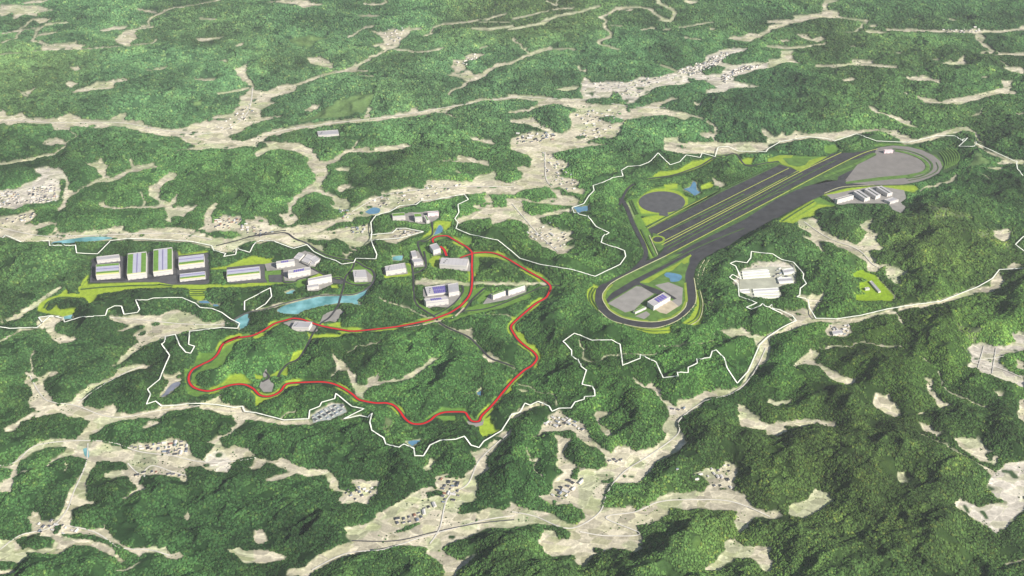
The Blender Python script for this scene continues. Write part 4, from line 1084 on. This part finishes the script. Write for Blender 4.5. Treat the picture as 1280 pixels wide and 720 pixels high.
def ribbon(name, pts, wm, z, mt, drape=False, off=0.0, closed=False, kind='structure'):
    P = np.array(pts, float)
    if drape:
        x, y, gz = on_ground(P[:,0], P[:,1]); P3 = np.stack([x, y, gz], 1)
    else:
        x, y = unp(P[:,0], P[:,1]); P3 = np.stack([x, y, np.zeros_like(x)], 1)
    d = np.gradient(P3[:, :2], axis=0); d /= np.maximum(np.hypot(d[:,0], d[:,1]), 1e-6)[:, None]
    nrm = np.stack([-d[:,1], d[:,0]], 1)
    Lp = P3[:, :2]+nrm*(off+wm/2); Rp = P3[:, :2]+nrm*(off-wm/2)
    if drape:
        g1 = np.maximum(ground(Lp[:,0], Lp[:,1]), ground(Rp[:,0], Rp[:,1])); g1 = np.maximum(g1, P3[:,2])
        g1 = np.maximum(g1, np.maximum(np.roll(g1, 1), np.roll(g1, -1))*.5+g1*.5)
        zz = g1+z
    else: zz = np.full(len(P), z)
    n_ = len(P)
    V = [(Lp[i,0], Lp[i,1], zz[i]) for i in range(n_)]+[(Rp[i,0], Rp[i,1], zz[i]) for i in range(n_)]
    F = [(i, i+n_, i+1+n_, i+1) for i in range(n_-1)]
    # edges so that the strip has thickness
    V += [(v[0], v[1], v[2]-1.0) for v in V]
    F += [(i, i+1, i+1+2*n_, i+2*n_) for i in range(n_-1)] + [(i+n_, i+3*n_, i+1+3*n_, i+1+n_) for i in range(n_-1)]
    return link(name, V, F, mt, kind=kind)

# ---------------------------------------------------------------- paved areas, roads, tracks
for i, (nm, mt, z, pts) in enumerate(flats):
    sheet({'apron': 'speedway_asphalt', 'infield_lane': 'infield_road'}.get(nm, nm), pts, z+.01*i, M[mt])
sheet('skid_pad_road', zpts('h 475,670 530,668 545,725 460,715'), 1.9, M['asphaltmid'])
for i, (kind, mt, wm, p) in enumerate(roads):
    z = 2.2+.04*i
    if kind == 'terrace_road':
        ribbon({'darkgrass': 'grass_strip', 'grass': 'grass_strip', 'yellow': 'turf_edge_strip', 'pale': 'gravel_edge_path'}[mt], p, wm, 2.9+.03*i, M[mt])
    elif kind == 'valley_road':
        ribbon('lane_road', p, wm, 1.2+.02*i, M['lane'] if mt == 'pale' else M[mt], drape=True)
    else:
        ribbon('road', p, wm, z, M[mt])
for i, p in enumerate(reds):
    wr = 8.6 if i == 0 else (7 if i == 1 else 11)
    ribbon('track_shoulder_road', p, wr+8, 3.2+.1*i, M['asphalt'])
    ribbon('track_edge_line', p, wr+1.6, 3.7+.1*i, M['edge'])
    ribbon('red_track_road', p, wr, 4.2+.1*i, M['red'])
# the paler paved lane beside the long sweeping bend
ribbon('pit_lane_road', cr(zpts('e 720,470 640,545 560,570 440,602 300,632 180,650')), 9, 3.95, M['yard'])
for p in lines:
    q = []
    for (x0, y0), (x1, y1) in zip(p[:-1], p[1:]):
        k = max(1, int(math.hypot(x1-x0, y1-y0)/1.2)); q += [(x0+(x1-x0)*j/k, y0+(y1-y0)*j/k) for j in range(k)]
    q.append(p[-1])
    ribbon('white_boundary_line', q, 5.0, 10.0, M['white'], drape=True)  # overlay line drawn for the site boundary, added above the ground; no path there
for i, p in enumerate(waters):
    q = cr(p+[p[0]], 1.5)[:-1] if i not in (4,) else p
    wz = 3.1 if i in (13, 14) else .8
    sheet('lake_water' if i < 2 else 'pond_water', q, wz, M['greypond'] if i == 15 else M['lake'] if i in (0, 1, 3, 5, 8, 16, 12) else M['pond'])

# ---------------------------------------------------------------- buildings
def box(V, F, A, u, v, z0, z1):
    i = len(V)
    for zz in (z0, z1):
        for s, t_ in ((0,0),(1,0),(1,1),(0,1)): V.append((A[0]+u[0]*s+v[0]*t_, A[1]+u[1]*s+v[1]*t_, zz))
    F += [(i+4,i+5,i+6,i+7), (i,i+1,i+5,i+4), (i+1,i+2,i+6,i+5), (i+2,i+3,i+7,i+6), (i+3,i,i+4,i+7)]
def local(parent_xy, V): return [(x-parent_xy[0], y-parent_xy[1], z) for x, y, z in V]
built = []
for ln in BLD.strip().splitlines():
    nm, label, geo, feats = ln.split(';')
    tk = geo.split(); zn = tk[0]; k = ZN[zn][2]
    a_, b_, r_ = zpt(zn, tk[1]), zpt(zn, tk[2]), zpt(zn, tk[3]); wpx = float(tk[4])/k
    base = 1.4
    A = np.array(unp(*a_, base)); B = np.array(unp(*b_, base))
    depth = A[1]*CT+(CAM_H-base)*ST
    h = wpx*depth/(FPX*CT)
    Rr = np.array(unp(*r_, base+h))
    u = B-A; v = Rr-A; Lu = np.hypot(*u); n_ = np.array([-u[1], u[0]])/Lu; dv = abs(v @ n_); sk = v @ u/Lu
    sk = np.clip(sk, -dv*.25, dv*.25); v = n_*dv + u/Lu*sk
    root = bpy.data.objects.new(nm, None); C.objects.link(root); cxy = A+(u+v)/2
    root.location = (cxy[0], cxy[1], 0); root.empty_display_size = 20
    root['label'] = label; root['category'] = nm.replace('_', ' ') if nm not in ('plant_hall',) else 'factory hall'
    root['group'] = {'plant_hall': 'striped factory halls', 'greenhouse': 'greenhouses at the white yard', 'test_garage': 'garages below the speedway', 'terrace_building': 'grey terrace buildings', 'laboratory': 'laboratories of the upper site'}.get(nm, 'test site buildings')
    loc = lambda V: local(cxy, V)
    wm = M['pinkwall'] if 'pink' in label else M['white'] if nm in ('greenhouse', 'factory_building') else M['wall']
    uh, vh = u/Lu, v/np.hypot(*v); pt = min(.9, dv*.04)
    V, F = [], []; box(V, F, A, u, v, 0, base+h); F.pop(0)
    # parapet top ring and its inner faces
    i0 = len(V)
    O = [A, A+u, A+u+v, A+v]; I = [A+uh*pt+vh*pt, A+u-uh*pt+vh*pt, A+u+v-uh*pt-vh*pt, A+v+uh*pt-vh*pt]
    for p_ in O: V.append((*p_, base+h))
    for p_ in I: V.append((*p_, base+h))
    for p_ in I: V.append((*p_, base+h-1.5))
    for q_ in range(4):
        w_ = (q_+1) % 4; F.append((i0+q_, i0+w_, i0+4+w_, i0+4+q_)); F.append((i0+4+q_, i0+4+w_, i0+8+w_, i0+8+q_))
    link('wall', loc(V), F, wm, parent=root)
    V, F = [], []; box(V, F, I[0], I[1]-I[0], I[3]-I[0], base+h-2.4, base+h-1.2)
    roof = link('roof', loc(V), F, M['hwhite'] if nm in ('greenhouse', 'factory_building') else M['roof'], parent=root)
    iu, iv = I[1]-I[0], I[3]-I[0]; zr = base+h-1.2
    nmap = {'lav': 'roof_sheet', 'rdg': 'roof_ridge', 'grn': 'roof_lawn', 'yel': 'roof_edge', 'gry': 'roof_sheet', 'drk': 'roof_skylight', 'rib': 'roof_sheet'}
    for j, f in enumerate(feats.split(',')):
        q_ = f.split()
        if q_[0] == 's':
            u0, u1, v0, v1 = map(float, q_[1:5]); nu, nv = int(q_[5]), int(q_[6])
            shared = None
            for s in range(nu):
                for t_ in range(nv):
                    V, F = [], []
                    su = (u1-u0)/nu; sv_ = (v1-v0)/nv
                    O_ = I[0]+iu*(u0+su*s)+iv*(v0+sv_*t_)
                    o_ = np.array([0., 0.])
                    if shared is None:
                        box(V, F, o_, iu*su*.72, iv*sv_*.88, 0, 1.6)
                        sh = link('solar_panel', V, F, M['sol'], parent=roof); shared = sh.data
                    else:
                        sh = bpy.data.objects.new('solar_panel', shared); C.objects.link(sh); sh.parent = roof
                    sh.location = (O_[0]-cxy[0], O_[1]-cxy[1], zr)
            continue
        s0, s1 = float(q_[1]), float(q_[2]); hz = {'rdg': 2.2, 'grn': .8, 'yel': .9, 'drk': 1.2}.get(q_[3], .5)
        if q_[3] == 'rib':
            nrib = 7
            for s in range(nrib):
                V, F = [], []
                box(V, F, I[0]+iu*(.02+.96*s/nrib)+iv*s0, iu*(.96/nrib*.86), iv*(s1-s0), zr+.01, zr+.9)
                link('roof_panel', loc(V), F, M['rib'], parent=roof)
            continue
        V, F = [], []
        if q_[0] == 'd': box(V, F, I[0]+iv*s0+iu*.01, iu*.98, iv*(s1-s0), zr+.01, zr+hz)
        else: box(V, F, I[0]+iu*s0+iv*.04, iu*(s1-s0), iv*.92, zr+.01, zr+hz)
        link(nmap[q_[3]], loc(V), F, M[q_[3]], parent=roof if q_[3] in ('rdg', 'yel', 'drk') else root)
    # rooftop units and loading doors on the larger halls
    if Lu > 60 and dv > 50 and 'plant' not in nm:
        for s in range(3):
            V, F = [], []; box(V, F, I[0]+iu*(.12+.04*s)+iv*(.25+.22*s), iu*.035, iv*.07, zr+.01, zr+3.0)
            link('roof_vent', loc(V), F, M['drk'], parent=roof)
    if h > 12:
        nn = max(2, int(Lu/28))
        V, F = [], []; dw, dh = Lu/nn*.34, min(6.0, h*.3)
        O_ = np.array([0., 0.]); box(V, F, O_, uh*dw, -vh*.5, 1.0, 1.0+dh)
        shared = None
        for s in range(nn):
            P_ = A+u*((s+.5)/nn)-uh*dw/2
            if shared is None:
                sh = link('door', V, F, M['gry'], parent=root); shared = sh.data
            else:
                sh = bpy.data.objects.new('door', shared); C.objects.link(sh); sh.parent = root
            sh.location = (P_[0]-cxy[0], P_[1]-cxy[1], 0)
    if h > 14 and Lu > 40:
        V, F = [], []; box(V, F, A+u*.03-vh*.3, u*.94, vh*.28, base+h*.68, base+h*.68+1.6)
        link('window', loc(V), F, M['rdg'] if 'solar' in nm else M['gry'], parent=root)
    built.append((cxy, max(Lu, dv)))

# houses of the villages
def house_mesh(i, L, Wd, Hh, roofm, hip):
    l, w_, h = L/2, Wd/2, Hh; e = .8
    V = [(-l,-w_,0),(l,-w_,0),(l,w_,0),(-l,w_,0),(-l,-w_,h),(l,-w_,h),(l,w_,h),(-l,w_,h)]
    F = [(0,1,5,4),(1,2,6,5),(2,3,7,6),(3,0,4,7)]; fm = [0]*4
    k = len(V); rl = l-(w_*.8 if hip else -e)
    V += [(-l-e,-w_-e,h-.3),(l+e,-w_-e,h-.3),(l+e,w_+e,h-.3),(-l-e,w_+e,h-.3),(-rl,0,h+w_*.55),(rl,0,h+w_*.55)]
    F += [(k,k+1,k+5,k+4),(k+2,k+3,k+4,k+5),(k+1,k+2,k+5),(k+3,k,k+4)]; fm += [1]*4
    me = bpy.data.meshes.new('house'); me.from_pydata(V, [], F); me.materials.append(M['hwall']); me.materials.append(roofm)
    me.polygons.foreach_set('material_index', fm); me.update(); return me
HM = [house_mesh(0,16,11,6,M['hr1'],True), house_mesh(1,18,12,6.5,M['hr2'],True), house_mesh(2,20,12,6,M['hr3'],False), house_mesh(3,15,11,6,M['hr4'],False),
      house_mesh(4,14,10,5.5,M['hr1'],False), house_mesh(5,17,12,6,M['hr5'],True), house_mesh(6,26,13,6,M['hr3'],False)]
VH, FH, MH, nind = [], [], [], 0
for ln in HOUSE.strip().splitlines():
    mass = ln.startswith('*'); ln = ln.lstrip('*')
    label, cnt, jit, rest = ln.split(';'); pts = zpts(rest); cnt = int(cnt)
    P = np.array([unp(*p) for p in pts]).reshape(-1, 2)
    d = P[1]-P[0]; ang = math.atan2(d[1], d[0]); ca, sa = math.cos(ang), math.sin(ang)
    Q = np.stack([P[:,0]*ca+P[:,1]*sa, -P[:,0]*sa+P[:,1]*ca], 1)
    area = abs(sum(Q[i,0]*Q[(i+1)%len(Q),1]-Q[(i+1)%len(Q),0]*Q[i,1] for i in range(len(Q))))/2
    s = max(19.0 if mass else 24.0, math.sqrt(area/(cnt*1.15)))
    cand = []
    for iy in range(int((Q[:,1].max()-Q[:,1].min())/s)+1):
        for ix in range(int((Q[:,0].max()-Q[:,0].min())/s)+1):
            x = Q[:,0].min()+(ix+.5)*s+random.uniform(-1,1)*s*float(jit); y = Q[:,1].min()+(iy+.5)*s+random.uniform(-1,1)*s*float(jit)
            c = False
            for i in range(len(Q)):
                x0, y0 = Q[i]; x1, y1 = Q[(i+1) % len(Q)]
                if (y0 > y) != (y1 > y) and x < x0+(y-y0)/(y1-y0)*(x1-x0): c = not c
            if c: cand.append((x, y))
    random.shuffle(cand)
    for x, y in cand[:cnt]:
        X_, Y_ = x*ca-y*sa, x*sa+y*ca
        if mass or nind >= 298:
            hm = random.choice(HM[:5]+[HM[2]]); k = random.uniform(.55, .95)*(1.2 if Y_ > 6500 else 1); an = ang+random.choice((0, math.pi/2)); i0 = len(VH); gz = float(ground(X_, Y_))
            c_, s_ = math.cos(an)*k, math.sin(an)*k
            VH += [(X_+v.co.x*c_-v.co.y*s_, Y_+v.co.x*s_+v.co.y*c_, gz+v.co.z*k) for v in hm.vertices]
            FH += [tuple(i0+j for j in p.vertices) for p in hm.polygons]; mi = 1+HM.index(hm); MH += [0 if p.material_index == 0 else mi for p in hm.polygons]
            continue
        nind += 1
        o = bpy.data.objects.new('house', random.choice(HM+HM[:2]+[HM[4]]*2 if 'compact' not in label else HM[:2]+HM[3:5]+[HM[2]])); C.objects.link(o)
        far_s = 1.0 if Y_ < 6500 else 1.35
        o.location = (X_, Y_, float(ground(X_, Y_))-.3); o.rotation_euler = (0, 0, ang+random.choice((0, math.pi/2))+random.uniform(-.25,.25)*float(jit)*2)
        k = random.uniform(.65, 1.05)*far_s; o.scale = (k, k, k)
        rk = {0:'grey hip-roofed', 1:'dark-roofed', 2:'white-roofed', 3:'blue-roofed', 4:'grey gable-roofed', 5:'rust-roofed', 6:'long white-roofed'}[[q_.name for q_ in HM].index(o.data.name)]
        o['label'] = rk+' '+label; o['category'] = 'house'; o['group'] = 'houses: '+label
        ppx_, ppy_ = prj(X_, Y_)

vh = link('village_houses', VH, FH, [M['hwall'], M['hr1'], M['hr2'], M['hr3'], M['hr3'], M['hr4']], fmat=MH, kind='stuff')
vh['label'] = 'tiny distant houses packed along the tan valleys'
# ---------------------------------------------------------------- woodland: many crowns on the relief
FD = 1.0
pts_all = []; 
for (ya, yb, s) in ((2300, 4500, 7.4), (4500, 6300, 9.0), (6300, 8600, 12.5), (8600, 12500, 17.0)):
    s = s/FD
    xm = (yb*CT+CAM_H*ST)*(760/FPX)
    gx_, gy_ = np.meshgrid(np.arange(-xm, xm, s), np.arange(ya, yb, s))
    gx_ = gx_.ravel(); gy_ = gy_.ravel()
    gx_ = gx_+(rng.random(gx_.size)-.5)*s*.9; gy_ = gy_+(rng.random(gy_.size)-.5)*s*.9
    p_, q_ = prj(gx_, gy_)
    ok = (p_ > -80) & (p_ < 1360) & (q_ > -25) & (q_ < 780)
    gx_, gy_, p_, q_ = gx_[ok], gy_[ok], p_[ok], q_[ok]
    op_ = samp(fopen, p_, q_)
    keep = op_ < np.interp(q_, [40,150,300], [.06,.15,.35])
    opb = samp(fopen, p_, q_-np.interp(q_, [0,200,400], [1.6,1.6,1.0])); keep &= opb < .6
    # scattered trees in the open valleys
    tn = samp(ftan, p_, q_); lone = (tn > .8) & (samp(fflat, p_, q_) < .05) & (samp(boxdown(clear.astype(np.float32)), p_, q_) < .05) & (fbm(gx_/70, gy_/70, 123, 2) > .67) & (rng.random(gx_.size) < .12)
    gap = fbm(gx_/50, gy_/50, 125, 2) > .70
    hp = samp(palef, p_, q_)
    keep = (keep & ~gap & ~((hp > .5) & (rng.random(gx_.size) < .5))) | lone
    pts_all.append(np.stack([gx_[keep], gy_[keep], p_[keep], q_[keep], np.full(keep.sum(), s), hp[keep], lone[keep]], 1))
T_ = np.concatenate(pts_all); n = len(T_)
print('trees', n)
tz = ground(T_[:,0], T_[:,1])
gxv = -(ground(T_[:,0]+12, T_[:,1])-ground(T_[:,0]-12, T_[:,1]))/24; gyv = -(ground(T_[:,0], T_[:,1]+12)-ground(T_[:,0], T_[:,1]-12))/24
lean = np.where(T_[:,6] > 0, 0, np.minimum(np.arctan(np.hypot(gxv, gyv)), .8))
rad = np.minimum(T_[:,4]*FD, 12.5)*(.48+.36*rng.random(n)**1.5)*np.where(T_[:,6] > 0, .3+.4*rng.random(n), 1)
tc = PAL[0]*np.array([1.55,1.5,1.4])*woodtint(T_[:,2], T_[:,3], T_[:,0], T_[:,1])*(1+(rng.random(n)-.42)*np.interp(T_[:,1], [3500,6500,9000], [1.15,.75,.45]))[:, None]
tc *= (1+T_[:,5:6]*np.array([[1.1,.7,.6]]))
br = rng.random(n) < .07; tc[br] *= np.array([1.8,1.35,1.2])
me = bpy.data.meshes.new('forest'); me.vertices.add(n)
me.vertices.foreach_set('co', np.stack([T_[:,0], T_[:,1], tz+rad*.35], 1).astype(np.float32).ravel())
a = me.attributes.new('tree_scale', 'FLOAT', 'POINT'); a.data.foreach_set('value', rad.astype(np.float32))
a = me.attributes.new('tree_turn', 'FLOAT', 'POINT'); a.data.foreach_set('value', np.where(lean > .03, np.arctan2(gyv, gxv), rng.random(n)*6.28).astype(np.float32))
a = me.attributes.new('tree_lean', 'FLOAT', 'POINT'); a.data.foreach_set('value', lean.astype(np.float32))
a = me.attributes.new('tree_kind', 'INT', 'POINT'); a.data.foreach_set('value', rng.integers(0, 4, n).astype(np.int32))
a = me.attributes.new('leaf', 'FLOAT_COLOR', 'POINT'); a.data.foreach_set('color', np.concatenate([tc, np.ones((n,1))], 1).astype(np.float32).ravel())
fo = bpy.data.objects.new('forest', me); C.objects.link(fo); fo['kind'] = 'stuff'; fo['label'] = 'dense green mixed woodland covering the hills between the valleys'
m = bpy.data.materials.new('leaves'); m.use_nodes = True; t = m.node_tree; b = t.nodes['Principled BSDF']; b.inputs['Roughness'].default_value = .9; b.inputs['Specular IOR Level'].default_value = .15
q = t.nodes.new('ShaderNodeAttribute'); q.attribute_type = 'INSTANCER'; q.attribute_name = 'leaf'; t.links.new(q.outputs['Color'], b.inputs['Base Color'])
ng = bpy.data.node_groups.new('woodland', 'GeometryNodeTree')
ng.interface.new_socket('Geometry', in_out='INPUT', socket_type='NodeSocketGeometry'); ng.interface.new_socket('Geometry', in_out='OUTPUT', socket_type='NodeSocketGeometry')
N = ng.nodes; Lk = ng.links.new
gi = N.new('NodeGroupInput'); go = N.new('NodeGroupOutput'); g2i = N.new('GeometryNodeGeometryToInstance')
for kx in range(4):
    ico = N.new('GeometryNodeMeshIcoSphere'); ico.inputs['Radius'].default_value = 1.0; ico.inputs['Subdivisions'].default_value = 2
    pos = N.new('GeometryNodeInputPosition'); nz_ = N.new('ShaderNodeTexNoise'); nz_.noise_dimensions = '4D'; nz_.inputs['W'].default_value = kx*3.7; nz_.inputs['Scale'].default_value = 1.7; nz_.inputs['Detail'].default_value = 1
    Lk(pos.outputs[0], nz_.inputs['Vector'])
    mr = N.new('ShaderNodeMapRange'); mr.inputs['From Min'].default_value = .3; mr.inputs['From Max'].default_value = .7; mr.inputs['To Min'].default_value = .62; mr.inputs['To Max'].default_value = 1.3
    Lk(nz_.outputs['Fac'], mr.inputs['Value'])
    vs = N.new('ShaderNodeVectorMath'); vs.operation = 'SCALE'; Lk(pos.outputs[0], vs.inputs[0]); Lk(mr.outputs[0], vs.inputs['Scale'])
    v2 = N.new('ShaderNodeVectorMath'); v2.operation = 'MULTIPLY'; v2.inputs[1].default_value = (1.08, 1.08, (.62, .8, .5, .68)[kx]); Lk(vs.outputs[0], v2.inputs[0])
    sp = N.new('GeometryNodeSetPosition'); Lk(ico.outputs['Mesh'], sp.inputs['Geometry']); Lk(v2.outputs[0], sp.inputs['Position'])
    sm = N.new('GeometryNodeSetMaterial'); sm.inputs['Material'].default_value = m; Lk(sp.outputs[0], sm.inputs[0])
    Lk(sm.outputs[0], g2i.inputs[0])
iop = N.new('GeometryNodeInstanceOnPoints'); iop.inputs['Pick Instance'].default_value = True
def named(nm, dt):
    q = N.new('GeometryNodeInputNamedAttribute'); q.data_type = dt; q.inputs['Name'].default_value = nm; return q.outputs[0]
Lk(gi.outputs[0], iop.inputs['Points']); Lk(g2i.outputs[0], iop.inputs['Instance']); Lk(named('tree_kind', 'INT'), iop.inputs['Instance Index'])
cx = N.new('ShaderNodeCombineXYZ'); Lk(named('tree_turn', 'FLOAT'), cx.inputs['Z']); Lk(named('tree_lean', 'FLOAT'), cx.inputs['Y']); Lk(cx.outputs[0], iop.inputs['Rotation']); Lk(named('tree_scale', 'FLOAT'), iop.inputs['Scale'])
Lk(iop.outputs[0], go.inputs[0])
md = fo.modifiers.new('woodland', 'NODES'); md.node_group = ng
me.materials.append(m)

# ---------------------------------------------------------------- haze over the land
HZ = 1.1e-5
if HZ > 0:
    XB, Y0, Y1, ZT = float(np.abs(verts[:,0]).max())+500, float(verts[:,1].min())-500, float(verts[:,1].max())+500, CAM_H+60
    Y0 = min(Y0, -600)
    V = [(-XB,Y0,-2),(XB,Y0,-2),(XB,Y1,-2),(-XB,Y1,-2),(-XB,Y0,ZT),(XB,Y0,ZT),(XB,Y1,ZT),(-XB,Y1,ZT)]
    F = [(0,3,2,1),(4,5,6,7),(0,1,5,4),(1,2,6,5),(2,3,7,6),(3,0,4,7)]
    m = bpy.data.materials.new('haze'); m.use_nodes = True; t = m.node_tree; t.nodes.clear()
    ou = t.nodes.new('ShaderNodeOutputMaterial'); pv = t.nodes.new('ShaderNodeVolumePrincipled'); pv.inputs['Color'].default_value = (.93,.95,1,1); pv.inputs['Density'].default_value = HZ; pv.inputs['Anisotropy'].default_value = 0.0
    t.links.new(pv.outputs[0], ou.inputs['Volume'])
    hz = link('haze', V, F, m, kind='stuff'); hz['label'] = 'thin pale haze over the whole landscape'
